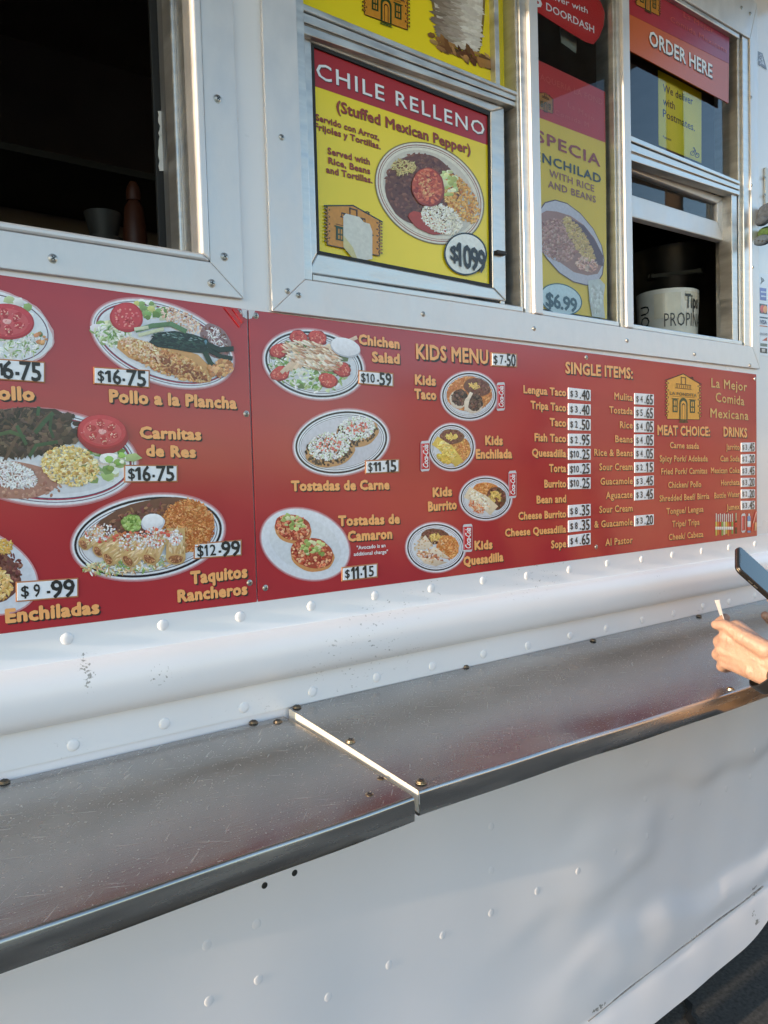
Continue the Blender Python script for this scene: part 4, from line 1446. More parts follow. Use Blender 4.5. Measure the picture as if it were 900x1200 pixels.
for (t, b_, d, c) in ((460.4, 473.6, '4', '65'), (476.4, 490, '5', '65'), (492.4, 506.4, '4', '05'), (508.8, 522.4, '4', '05'), (525, 538, '4', '05'), (541.6, 554, '2', '15'), (558, 570, '3', '45'), (573.6, 586.4, '3', '45'), (604.4, 617, '3', '20')):
    price(br, 743.6, 766.4, t, t + (533 - t) / 870 * 22, b_, b_ + (533 - b_) / 870 * 22, P2(d, c), edge=False)
menu_text('MEAT CHOICE:', (770.6, 509.4), (831.6, 510.9), 11, br, 'heading', bold=.034, space=1.04)
menu_text('DRINKS', (848, 511), (875, 512.4), 10.6, br, 'heading', bold=.034, space=1.04)
for (s, x0, y0, x1, y1) in (('Carne asada', 785, 525, 818.8, 526), ('Spicy Pork/ Adobada', 773, 540.8, 829, 540.6), ('Fried Pork/ Carnitas', 774.8, 556, 828.4, 554.8), ('Chicken/ Pollo', 783, 571.8, 821.4, 570.6),
                            ('Shredded Beef/ Birria', 772.8, 587.6, 830.8, 584.4), ('Tongue/ Lengua', 781, 602.6, 824, 599.6), ('Tripe/ Tripa', 787.7, 617.6, 819.4, 614.8), ('Cheek/ Cabeza', 783.6, 633, 823.8, 629)):
    menu_text(s, (x0, y0), (x1, y1), 7, br, bold=.022)
for (s, x0, y0, y1, c, d) in (('Jarrito', 850.7, 526.8, 527, '3', '45'), ('Can Soda', 844, 540.6, 540.6, '2', '20'), ('Mexican Coke', 833, 554.6, 554.2, '3', '45'), ('Horchata', 844.8, 569, 568.2, '3', '20'), ('Bottle Water', 837, 584, 582, '2', '20'), ('Jumex', 851.3, 597.8, 596.6, '3', '45')):
    menu_text(s, (x0, y0), (866.4, y1), 6.5, br, bold=.022)
    t = {'Jarrito': 518.6, 'Can Soda': 532.4, 'Mexican Coke': 546.4, 'Horchata': 560, 'Bottle Water': 573.6, 'Jumex': 587}[s]
    price(br, 868.6, 885, t, t, t + 10.7, t + 10.6 - (t - 518) / 70, P2(c, d), edge=False)
P_ = Pic(YT, 51)
q = [(779.4, 435.8), (821.7, 441.5), (821.7, 495), (779.4, 494.5)]
hm = house(P_, q)
o = P_.build('house_emblem', br)
c0, c1 = hm(.13, .445), hm(.87, .455)
text('LA FONDITA', c0, c1, 3.7, YT - P_.k - .0002, mat('dark green print', lin((40, 48, 22)), rough=.3), o, 'lettering', None, .01)
for (s, p0, p1, h) in (('La Mejor', (833.5, 453.6), (875, 458.2), 10.5), ('Comida', (838.6, 470.4), (871.8, 475), 10.5), ('Mexicana', (832.4, 489), (876.6, 492), 10.5)):
    text(s, p0, p1, h, YT, YELLOWINK, br, 'slogan', BLACK, .014, 1.1, (.05, -.05))
P_ = Pic(YT, 52)
for i in range(9):
    x = 838.5 + i * 2.35
    c = [(206, 190, 90), (214, 120, 60), (196, 60, 50), (120, 160, 80), (226, 214, 180)][i % 5]
    P_.line([(x + .8, 602 + (i % 2)), (x + .8, 612)], 1.0, (210, 214, 210)); P_.line([(x + .8, 612), (x + .8, 627 - (i % 3))], 1.9, c); P_.line([(x + .8, 618), (x + .8, 620)], 2.0, (226, 226, 220))
P_.line([(862.4, 601.5), (862.4, 610)], 1.1, (160, 190, 160)); P_.line([(862.4, 611), (862.4, 624.5)], 2.6, (70, 26, 22)); P_.line([(862.4, 613.5), (862.4, 617)], 2.7, (196, 40, 44))
can(P_, 868.6, 873.4, 602, 624)
P_.line([(877.6, 602.5), (877.6, 606)], 1.6, (210, 220, 230)); P_.line([(877.6, 606), (877.6, 623)], 3.6, (92, 140, 190)); P_.line([(877.6, 612), (877.6, 616)], 3.7, (226, 234, 240)); P_.line([(877.6, 619), (877.6, 620.5)], 3.7, (206, 60, 60))
P_.line([(886, 600), (882.4, 614), (881.4, 622)], 2.2, (206, 60, 50)); P_.line([(885.6, 613), (885.2, 621)], 2.4, (206, 150, 110)); P_.line([(886.2, 600), (882.8, 613)], .7, (232, 190, 180))
P_.build('drinks_picture', br, 'row of bottles, cans and jars printed in the lower right corner')

# ------------------------------------------------------------------ posters in the windows
def poster(name, quad, y, m, label, cat='poster', depth=.0016):
    bm = bmesh.new()
    slab(bm, quad, y, depth)
    return tag(finish(bm, name, m), label, cat)
yp = .0268
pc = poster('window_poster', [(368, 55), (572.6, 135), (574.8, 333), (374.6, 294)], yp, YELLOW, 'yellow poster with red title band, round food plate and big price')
bm = bmesh.new()
slab(bm, [(368, 55), (572.6, 135), (573.2, 170.5), (369.4, 101)], yp - .0004, .0003)
finish(bm, 'title_band', PRED, pc)
yt = yp - .0006
POSTRED = mat('maroon poster print', lin((150, 56, 30)), rough=.3)
text('CHILE RELLENO', (371, 91), (567.5, 159.5), 18, yt, WPRINT, pc, 'title', BLACK, .008, 1.16, (.05, -.05))
text('(Stuffed Mexican Pepper)', (394.5, 129.8), (551, 180.6), 12.2, yt, POSTRED, pc, 'lettering', BLACK, .026, 1.02, (.04, -.04))
for (s, p0, p1) in (('Servido con Arroz,', (370, 140.5), (444, 164.3)), ('Frijoles y Tortillas.', (369, 151), (445.5, 174.8)), ('Served with', (384, 180), (433, 193)), ('Rice, Beans', (385, 191.4), (433.4, 204)), ('and Tortillas.', (382.4, 202), (436, 214.6))):
    text(s, p0, p1, 7.2, yt, POSTRED, pc, 'lettering', BLACK, .03, 1.05, (.04, -.04))
P_ = Pic(yt, 61)
cx, cy, a, b = bbox_ell(439, 567.5, 166, 287, 38)
P_.ell(cx, cy, a, b, 38, (128, 110, 60), 72); P_.ell(cx, cy, a - 1.5, b - 1.5, 38, (226, 222, 206), 72); P_.ring(cx, cy, a - 3.5, b - 3.5, 38, 1.1, (150, 90, 80)); P_.ring(cx, cy, a - 6, b - 6, 38, .7, (150, 110, 90))
P_.ell(cx, cy, a - 10, b - 10, 38, (206, 200, 186), 64)
P_.lift(); P_.ell(cx - 8, cy - 3, a - 24, b - 13, 38, (106, 62, 42), 50, .02)
P_.grains(260, cx - 10, cy - 6, a - 26, b - 16, 38, 7, 3, [(106, 62, 42), (122, 76, 52), (90, 50, 34), (134, 86, 60)], 10)
P_.lift(); P_.grains(420, 538, 232, 34, 16, 55, 5, 2, [(212, 150, 56), (226, 172, 80), (190, 120, 40), (232, 190, 110)], 16)
P_.grains(60, 473, 196, 14, 9, 0, 8, 1.4, [(214, 196, 130), (196, 176, 110)])
P_.chunks(40, 523, 216, 12, 15, 20, 2, 5, [(206, 216, 150), (226, 230, 190), (180, 196, 110)])
P_.ell(500, 262, 24, 10, 25, (170, 60, 36), 30, .06)
P_.lift(); P_.grains(330, 517, 257, 25, 16, 25, 5, 1.8, [(236, 232, 214), (222, 214, 190), (244, 242, 230)], 12)
P_.lift(); P_.ell(501, 220, 19, 23, -10, (146, 54, 30), 34, .03); P_.ell(500, 219, 17.6, 21.5, -10, (190, 80, 46), 34, .03)
P_.grains(90, 500, 219, 16, 20, -10, 7, 3, [(206, 100, 60), (176, 64, 36), (214, 122, 80), (156, 56, 32)], 10)
P_.grains(20, 500, 218, 10, 14, -10, 4, 2, [(226, 170, 110)])
P_.ell(544.5, 298, 25.5, 24.8, 40, (24, 24, 24), 48); P_.ell(544.5, 298, 23.6, 22.9, 40, (226, 230, 226), 48)
house(P_, [(379, 232), (447, 252), (447, 304), (379, 290)], (206, 140, 40))
P_.lift(.0001); P_.poly([(401, 254), (404, 251), (420, 255), (425, 261), (432, 263), (435, 272), (435, 304), (424, 306), (418, 305), (401, 276)], (214, 214, 204)); P_.poly([(401, 276), (412, 290), (418, 305), (412, 303), (401, 290)], (206, 196, 140))
P_.build('poster_picture', pc)
PR = mat('bold price ink', (.012, .012, .014), rough=.3)
text('$', (528, 304), (537, 307), 17, yt - P_.k - .0003, PR, pc, 'price_figures', None, .02, 1)
text('1099', (536, 310.5), (569, 320.5), 26, yt - P_.k - .0003, PR, pc, 'price_figures', None, .03, .84)

yq = .0362
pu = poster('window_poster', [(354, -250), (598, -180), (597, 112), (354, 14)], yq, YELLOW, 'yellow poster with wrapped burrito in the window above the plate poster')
P_ = Pic(yq - .0006, 62)
pts = [(507, -60), (508, 0), (512, 22), (516, 36), (520, 44), (532, 54), (548, 60), (558, 62), (562, 50), (565, 20), (566, 0), (566, -60)]
P_.poly([(x + (-2.5 if x < 530 else 2.5), y + 2) for x, y in pts], (130, 110, 60)); P_.lift(); P_.poly(pts, (206, 198, 186)); P_.lift()
P_.flat = True
for i in range(260):
    x = P_.r.uniform(511, 546); y = P_.r.uniform(-20, 48)
    if y < (x - 505) * 2.6 + 10 and y < 50:
        k = (x - 510) / 36
        c = (120 + 80 * k, 104 + 88 * k, 90 + 92 * k)
        P_.grain(x, y, 20, 3.0, .35, P_.vary(c, 5))
P_.grains(60, 553, 20, 9, 40, 0, 18, 4, [(216, 210, 200), (206, 200, 192), (226, 222, 214)], 4, .3, .2)
P_.flat = False
P_.lift()
for i in range(46):
    t = P_.r.random()
    x = 504 + t * 70; y = 46 + t * 28 + P_.r.uniform(-6, 7)
    P_.grain(x, y, P_.r.uniform(9, 22), P_.r.uniform(3, 6), P_.r.choice([.5, .9, 1.2, .35]), P_.vary(P_.r.choice([(150, 106, 60), (120, 80, 44), (176, 134, 80), (98, 64, 36)]), 12))
P_.poly([(558, 66), (576, 72), (578, 80), (562, 79)], (168, 120, 62))
hm = house(P_, [(424, -44), (480, -22), (480, 40), (424, 20)], (206, 140, 44))
o = P_.build('poster_picture', pu)
text('LA FONDITA', hm(.10, .44), hm(.9, .44), 4, yq - .0006 - P_.k - .0003, BLACK, o, 'lettering', None, .01)

ym = .0196
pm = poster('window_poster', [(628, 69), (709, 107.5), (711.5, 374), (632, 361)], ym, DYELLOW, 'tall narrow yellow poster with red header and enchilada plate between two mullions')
bm = bmesh.new()
slab(bm, [(628, 69), (709, 107.5), (709.6, 167), (629, 136.5)], ym - .0004, .0003)
finish(bm, 'title_band', mat('dull red poster print', lin((186, 52, 50)), rough=.3), pm)
yt = ym - .0006
FADE = mat('faded red letters', lin((200, 92, 84)), rough=.3)
MAR = mat('maroon letters', lin((150, 58, 60)), rough=.3)
TEAL = mat('dark teal letters', lin((44, 62, 74)), rough=.3)
MAUV = mat('mauve letters', lin((150, 100, 84)), rough=.3)
text('TAQUERIA LA FOND', (627.5, 91), (706, 123.5), 7, yt, FADE, pm, 'lettering', None, -.004, 1.1)
text('La Mejo', (665.5, 125), (696, 142), 5.5, yt, FADE, pm, 'lettering', None, .0, 1.2)
text('Comida M', (650, 133.8), (690, 149.5), 5.5, yt, FADE, pm, 'lettering', None, .0, 1.2)
text('SPECIA', (628.5, 165), (703, 195.5), 13.4, yt, MAR, pm, 'title', None, .02, 1.12)
text('ENCHILAD', (627, 187), (704, 215), 10.6, yt, TEAL, pm, 'title', None, .02, 1.12)
text('WITH RICE', (644, 206.6), (696, 225), 8, yt, MAUV, pm, 'lettering', None, .02, 1.1)
text('AND BEANS', (642.4, 219.4), (698, 237.8), 8, yt, MAUV, pm, 'lettering', None, .02, 1.1)
P_ = Pic(yt, 63)
house(P_, [(629.5, 105), (648.5, 113), (648.5, 135), (629.5, 128)], (170, 118, 60))
pl = [(629.5 + .0, 249), (638, 237), (650, 234), (664, 238), (680, 250), (695, 268), (705, 288), (708, 305), (706, 322), (700, 332), (688, 335), (672, 331), (655, 320), (640, 303), (631.5, 289)]
P_.poly(pl, (96, 70, 84)); P_.poly([(668 + (x - 668) * .975, 285 + (y - 285) * .975) for x, y in pl], (200, 196, 206)); P_.lift()
P_.poly([(631, 252), (640, 247), (652, 248), (668, 253), (684, 264), (696, 279), (705, 297), (706, 310), (700, 321), (688, 323), (672, 319), (655, 307), (640, 288), (632, 274)], (168, 128, 116)); P_.lift()
P_.grains(420, 653, 282, 27, 22, 50, 5, 2.4, [(176, 130, 116), (190, 148, 132), (158, 112, 98), (200, 164, 148)], 12)
P_.poly([(668, 256), (684, 265), (696, 281), (706, 300), (706, 312), (696, 310), (686, 290)], (110, 84, 92))
P_.grains(230, 678, 281, 31, 8, 58, 6, 2, [(206, 176, 110), (190, 158, 96), (216, 190, 132)], 10); P_.grains(60, 686, 310, 13, 8, 20, 7, 1.8, [(206, 160, 140), (220, 190, 170)])
P_.lift(); e0 = P_
P_.ell(656.5, 351, 25.4, 18, 18, (50, 92, 106), 44); P_.ell(656.5, 351, 24, 16.8, 18, (196, 214, 220), 44)
P_.poly([(688, 329), (702, 327), (708, 334), (706, 352), (708, 373), (693, 371), (690, 352)], (196, 200, 196)); P_.grains(40, 698, 350, 7, 18, 0, 9, 3, [(206, 210, 206), (180, 182, 176)], 6, 1.4, .4)
P_.build('poster_picture', pm)
text('$6.99', (640, 358.5), (676, 366), 16, yt - P_.k - .0003, mat('teal price ink', lin((38, 76, 92)), rough=.3), pm, 'price_figures', None, .03, .9)
dd = None
bm = bmesh.new()
pp = [(626.5, -26), (690, -10), (704, 2), (709, 15), (707.5, 30), (702, 44), (695.5, 52), (686, 49), (664, 36), (626.5, 12)]
ngon_prism(bm, [xz(x, y, ym) for x, y in pp], ym, .0012)
dd = tag(finish(bm, 'delivery_sticker', mat('bright red sticker', lin((190, 44, 46)), rough=.25)), 'rounded red delivery sticker high in the middle window', 'sticker')
text('deliver with', (636, -5), (688.5, 16), 7, ym - .0004, WPRINT, dd, 'lettering', None, .008)
text('DOORDASH', (640, 11.8), (696, 39), 8.6, ym - .0004, WPRINT, dd, 'lettering', None, .012)
text('5', (626, 6), (634.5, 9.5), 16, ym - .0004, WPRINT, dd, 'lettering', None, .03)
nt = poster('paper_note', [(656, 28), (677, 40), (675, 62.5), (658, 50)], .0375, mat('grey note paper', lin((120, 120, 112)), rough=.7), 'small grey paper note inside the glass under the red sticker', 'note')

# order sign
y4 = .010
OR = bpy.data.materials.new('orange to magenta sign print')
OR.use_nodes = True
n_, l_ = OR.node_tree.nodes, OR.node_tree.links
tc = n_.new('ShaderNodeTexCoord')
sx = n_.new('ShaderNodeSeparateXYZ')
l_.new(tc.outputs['Object'], sx.inputs[0])
mr = n_.new('ShaderNodeMapRange')
mr.inputs['From Min'].default_value = U(736, 60, y4).x
mr.inputs['From Max'].default_value = U(854, 60, y4).x
l_.new(sx.outputs['X'], mr.inputs[0])
rp = n_.new('ShaderNodeValToRGB')
rp.color_ramp.elements[0].color = lin((206, 98, 40)) + (1,)
rp.color_ramp.elements[1].color = lin((186, 92, 62)) + (1,)
l_.new(mr.outputs[0], rp.inputs[0])
l_.new(rp.outputs[0], n_['Principled BSDF'].inputs['Base Color'])
n_['Principled BSDF'].inputs['Roughness'].default_value = .3
os_ = poster('order_sign', [(735.8, -70), (855, -22), (853.8, 121), (736, 58)], y4, OR, 'orange and magenta sign over the order opening', 'sign', .003)
bm = bmesh.new()
slab(bm, [(735.8, -70), (855, -22), (854.4, 74.5), (735.9, 15.5)], y4 - .0005, .0004)
HB = mat('magenta header print', lin((168, 44, 62)), rough=.3, var=.02)
hb = finish(bm, 'header_band', HB, os_)
hn, hl = HB.node_tree.nodes, HB.node_tree.links
tc = hn.new('ShaderNodeTexCoord'); sx = hn.new('ShaderNodeSeparateXYZ'); mr = hn.new('ShaderNodeMapRange'); rp = hn.new('ShaderNodeValToRGB')
hl.new(tc.outputs['Object'], sx.inputs[0]); hl.new(sx.outputs['X'], mr.inputs[0]); hl.new(mr.outputs[0], rp.inputs[0])
mr.inputs['From Min'].default_value = U(736, 30, y4).x; mr.inputs['From Max'].default_value = U(854, 30, y4).x
rp.color_ramp.elements[0].color = lin((176, 36, 44)) + (1,); rp.color_ramp.elements[1].color = lin((146, 52, 84)) + (1,)
hl.new(rp.outputs[0], hn['Principled BSDF'].inputs['Base Color'])
text('ORDER HERE', (761, 52), (834.5, 91.6), 16.5, y4 - .001, WPRINT, os_, 'title', BLACK, .02, 1.0, (.07, -.07))
for (s, p0, p1, h) in (('La Mejor', (801, 20), (836, 39.5), 6), ('Comida Mexicana', (785.5, 24.8), (852, 62.5), 6.2)):
    text(s, p0, p1, h, y4 - .001, FADE, os_, 'slogan', None, -.004, 1.12)
P_ = Pic(y4 - .001, 64)
house(P_, [(744, -32), (774, -19), (774, 22), (744, 7)], (196, 130, 50))
P_.build('house_emblem', os_)
pn = poster('delivery_notice', [(771.5, 82), (822, 108.5), (822, 191), (772, 170)], .0385, mat('lemon notice print', lin((248, 226, 30)), rough=.5), 'lemon yellow delivery notice behind the order window glass', 'notice')
for (s, p0, p1, h) in (('We deliver', (776.8, 107.2), (811.8, 123.2), 9), ('with', (776.8, 122.6), (790.8, 128.8), 9), ('Postmates.', (776.8, 136.8), (814, 154), 9), ('Postmates', (776.8, 161.5), (786.5, 165.5), 3)):
    text(s, p0, p1, h, .0383, BLACK, pn, 'lettering', None, .008)
P_ = Pic(.0379, 65)
P_.ring(811.5, 179.5, 2.6, 3, 0, .8, (30, 30, 30), 14); P_.ring(817, 182, 2.6, 3, 0, .8, (30, 30, 30), 14); P_.line([(811.5, 179.5), (814, 176), (817, 182)], .8, (30, 30, 30)); P_.line([(813, 173), (815, 177)], 1.2, (30, 30, 30))
P_.build('bicycle_mark', pn)

# decals on the wall right of the windows
yd = -.0009
strip = poster('payment_decal', [(888.4, 320), (903, 322), (903, 418), (889, 415.5)], yd, mat('white vinyl', lin((226, 230, 238)), rough=.3), 'white strip of card payment logos right of the window', 'decal', .0006)
P_ = Pic(yd - .0001, 71)
for i in range(3):
    P_.line([(891.5 + i * 1.2, 333 - i * 1.5), (892.6 + i * 1.3, 329), (891.8 + i * 1.2, 325 + i * .8)], .7, (70, 70, 76))
P_.build('contactless_mark', strip)
P_ = Pic(yd - .0001, 73)
P_.poly([(890.2, 337), (898, 338), (898, 352.5), (890.6, 351.5)], (92, 98, 170)); P_.line([(892, 342), (897.5, 342.6)], 1.6, (200, 206, 230)); P_.line([(892.4, 347), (897.5, 347.6)], 1.6, (200, 206, 230))
P_.build('card_logo', strip)
P_ = Pic(yd - .0001, 74)
P_.poly([(890, 355.6), (899, 357), (899, 368.6), (890.2, 367)], (58, 40, 44)); P_.ell(893.2, 362, 2.6, 4.6, 0, (206, 60, 44), 20); P_.ell(896.6, 362.5, 2.4, 4.6, 0, (226, 140, 60), 20)
P_.build('card_logo', strip)
P_ = Pic(yd - .0001, 75)
P_.line([(890, 371.6), (899, 372.8)], 1.6, (40, 44, 80)); P_.line([(890, 381.6), (899, 382.8)], 1.2, (206, 120, 90))
P_.build('card_logo', strip)
P_ = Pic(yd - .0001, 76)
P_.poly([(893, 399), (899, 395), (899, 399.6)], (200, 90, 60))
P_.build('card_logo', strip)
P_ = Pic(yd - .0001, 77)
P_.poly([(891, 402), (899, 403), (899, 406.5), (891, 405.5)], (120, 130, 124)); P_.poly([(890.6, 407.4), (899, 408.4), (899, 414.4), (890.6, 413.2)], (60, 56, 60)); P_.poly([(892.6, 408.6), (896.6, 409), (896.6, 412.4), (892.6, 412)], (206, 200, 196))
P_.build('card_logo', strip)
NAVY = mat('navy print', lin((50, 60, 110)), rough=.3)
text('VISA', (890.6, 379.2), (898.6, 380.2), 4.6, yd - .001, NAVY, strip, 'lettering', None, .02)
text('DISCOVER', (890.2, 392.6), (899.6, 393.4), 2.8, yd - .001, mat('grey print', lin((96, 104, 120)), rough=.3), strip, 'lettering', None, .01)
P_ = Pic(-.0009, 72)
P_.poly([(886.3, 59), (893.5, 62.5), (898.8, 82), (889, 75.5)], (116, 116, 122)); P_.lift(); P_.poly([(891, 73), (893, 67), (896, 77)], (206, 206, 212)); P_.grains(40, 891, 70, 3, 7, 10, 2, 1, [(150, 150, 156), (90, 90, 96), (190, 190, 196)])
ad = P_.build('letter_decal', None)
tag(ad, 'worn grey lettering decal on the wall by the window\'s top right corner', 'decal')

# small padded fitting hanging on the wall by the frame
ft = thing('hanging_toy', U(899, 262, -.03), 'grey and green stuffed toy hanging on the wall beside the order window', 'stuffed toy')
GREY = mat('grey plush', (.045, .06, .085), rough=.95, bump=.8, bscale=300, var=.3, nscale=90)
GRN = mat('green plush', (.04, .085, .025), rough=.95, bump=.8, bscale=300, var=.3, nscale=90)
def blob(name, px, py, y, rx, ry, rz, m, parent, tilt=0):
    bm = bmesh.new()
    bmesh.ops.create_icosphere(bm, subdivisions=3, radius=1)
    rr = random.Random(int(px * 7))
    p = U(px, py, y)
    for v in bm.verts:
        k = 1 + .08 * math.sin(5 * v.co.x + 3 * v.co.z) + .03 * rr.random()
        c = Vector((v.co.x * rx * k, v.co.y * ry * k, v.co.z * rz * k))
        c = Matrix.Rotation(tilt, 3, 'Y') @ c
        v.co = p + c
    return finish(bm, name, m, parent, smooth=True)
blob('toy_head', 899, 250, -.030, .020, .026, .024, GREY, ft)
blob('toy_arm', 893, 259, -.034, .012, .018, .012, GREY, ft, .4)
blob('toy_band', 899, 272, -.030, .020, .024, .014, GRN, ft, -.3)
blob('toy_foot', 893, 282, -.034, .014, .022, .013, mat('blue grey plush', (.05, .075, .11), rough=.95, bump=.8, bscale=300), ft)
bm = bmesh.new()
for (px, py) in ((889, 282), (893.5, 282.5), (898, 282.5)):
    p = U(px, py, -.055)
    bmesh.ops.create_icosphere(bm, subdivisions=2, radius=.0022, matrix=Matrix.Translation(p))
finish(bm, 'toy_dot', BLACK, ft)
bm = bmesh.new()
slab(bm, [(896.8, 196), (906, 198), (906, 262), (897, 256)], -.005, .0045, .001)
bk = finish(bm, 'bracket', mat('painted bracket', (.62, .62, .60), rough=.4), ft)
screw(896, 208, -.0055, ft, SC_B); screw(896, 229, -.0055, ft, SC_B)

# ------------------------------------------------------------------ things inside the kitchen
def bucket():
    y = .17
    a, b = U(748, 370, y), U(817.5, 370, y)
    vd = (U(782, 370, y) - CAM)
    r = (U(817.5, 370, y) - U(748, 370, y)).x * .5 * (1.0 * vd.y / math.hypot(vd.x, vd.y)) * 1.06
    c = U(782, 370, y)
    zt_ = U(782, 345.5, y).z
    t = thing('tip_bucket', (c.x, y, worktop_z), 'white taped tip bucket with black marker lettering in the order window', 'tip bucket')
    H = zt_ - worktop_z
    prof = [(0, .002), (r * .90, .002), (r * .90, 0), (r * .93, .004), (r, H * .96), (r * 1.005, H), (r * .965, H), (r * .95, H * .95), (r * .87, .006), (0, .006)]
    bm = bmesh.new()
    lathe(bm, prof, c.x, y, worktop_z, 56)
    bmesh.ops.recalc_face_normals(bm, faces=bm.faces)
    finish(bm, 'bucket', mat('white taped plastic', (.66, .63, .56), rough=.35, var=.12, nscale=16, bump=.25, bscale=26), t, smooth=True, angle=40)
    # bands of packing tape
    bm = bmesh.new()
    TP = mat('packing tape', (.62, .56, .44), rough=.2, var=.15, nscale=20)
    for (a0, a1, z0, z1) in ((3.3, 4.15, .55, .93), (4.3, 5.6, .80, .95), (5.3, 5.75, .1, .85)):
        rows = []
        for i in range(13):
            t_ = a0 + (a1 - a0) * i / 12
            rows.append([bm.verts.new((c.x + (r * (.93 + .07 * q) + .0011) * math.cos(t_), y + (r * (.93 + .07 * q) + .0011) * math.sin(t_), worktop_z + H * q)) for q in (z0, z1)])
        for p, q in zip(rows, rows[1:]):
            bm.faces.new((p[0], q[0], q[1], p[1]))
    bmesh.ops.recalc_face_normals(bm, faces=bm.faces)
    finish(bm, 'tape', TP, t)
    def wrap(s, ang0, ang1, zb_, zt2, bold, rot=False):
        v, fs = text_geo(s, bold, 1.05)
        xx = (v[:, 0] - v[:, 0].min()) / (v[:, 0].max() - v[:, 0].min())
        yy = v[:, 1] / cap_height()
        co = []
        for a, b in zip(xx, yy):
            if rot:
                A = ang0 + (ang1 - ang0) * (1 - b); z = zb_ + (zt2 - zb_) * a
            else:
                A = ang0 + (ang1 - ang0) * a; z = zb_ + (zt2 - zb_) * b
            rr = r * (.93 + .07 * z) + .0018
            co.append((c.x + rr * math.cos(A), y + rr * math.sin(A), worktop_z + H * z))
        me = bpy.data.meshes.new('lettering')
        me.from_pydata(co, [], fs)
        me.materials.append(BLACK)
        new_obj('lettering', me, t)
    va = math.atan2(CAM.y - y, CAM.x - c.x)
    wrap('Tips', va + .58, va + 1.22, .70, .90, .03)
    wrap('PROPINA', va - .10, va + 1.42, .42, .62, .0)
    wrap('YOU', va - .98, va - .60, .30, .78, 0, True)
    return t
bucket()
def bowls():
    p = U(121, 258, .62)
    t = thing('bowl_stack', (p.x, .62, worktop_z), 'pale stack of bowls in the dark kitchen behind the left window sill', 'bowls')
    w = U(143, 258, .62).x - U(99, 258, .62).x
    H = U(121, 243, .62).z - worktop_z
    for k in range(5):
        bm = bmesh.new()
        z = worktop_z + H * (k / 5.5)
        lathe(bm, [(0, .0), (w * .3, 0), (w * .48, H * .2), (w * .5, H * .22), (w * .46, H * .2), (w * .28, .004), (0, .004)], p.x, .62, z, 32)
        bmesh.ops.recalc_face_normals(bm, faces=bm.faces)
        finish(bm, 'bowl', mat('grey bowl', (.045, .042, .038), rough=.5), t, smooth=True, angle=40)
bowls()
def bottle():
    p = U(158, 268, .60)
    t = thing('sauce_bottle', (p.x, .60, worktop_z), 'orange squeeze bottle in the dark kitchen beside the bowls', 'sauce bottle')
    r = (U(170, 268, .60).x - U(143, 268, .60).x) * .5
    H = U(158, 236, .60).z - worktop_z
    bm = bmesh.new()
    lathe(bm, [(0, 0), (r, .0), (r, H * .75), (r * .8, H * .95), (r * .45, H), (0, H)], p.x, .60, worktop_z, 28)
    bmesh.ops.recalc_face_normals(bm, faces=bm.faces)
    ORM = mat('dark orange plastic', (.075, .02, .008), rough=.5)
    b = finish(bm, 'bottle', ORM, t, smooth=True, angle=40)
    bm = bmesh.new()
    lathe(bm, [(r * .62, H), (r * .60, H * 1.07), (r * .5, H * 1.10), (r * .3, H * 1.13), (0, H * 1.13)], p.x, .60, worktop_z, 20)
    bmesh.ops.recalc_face_normals(bm, faces=bm.faces)
    finish(bm, 'nozzle', ORM, t, smooth=True, angle=40)
bottle()

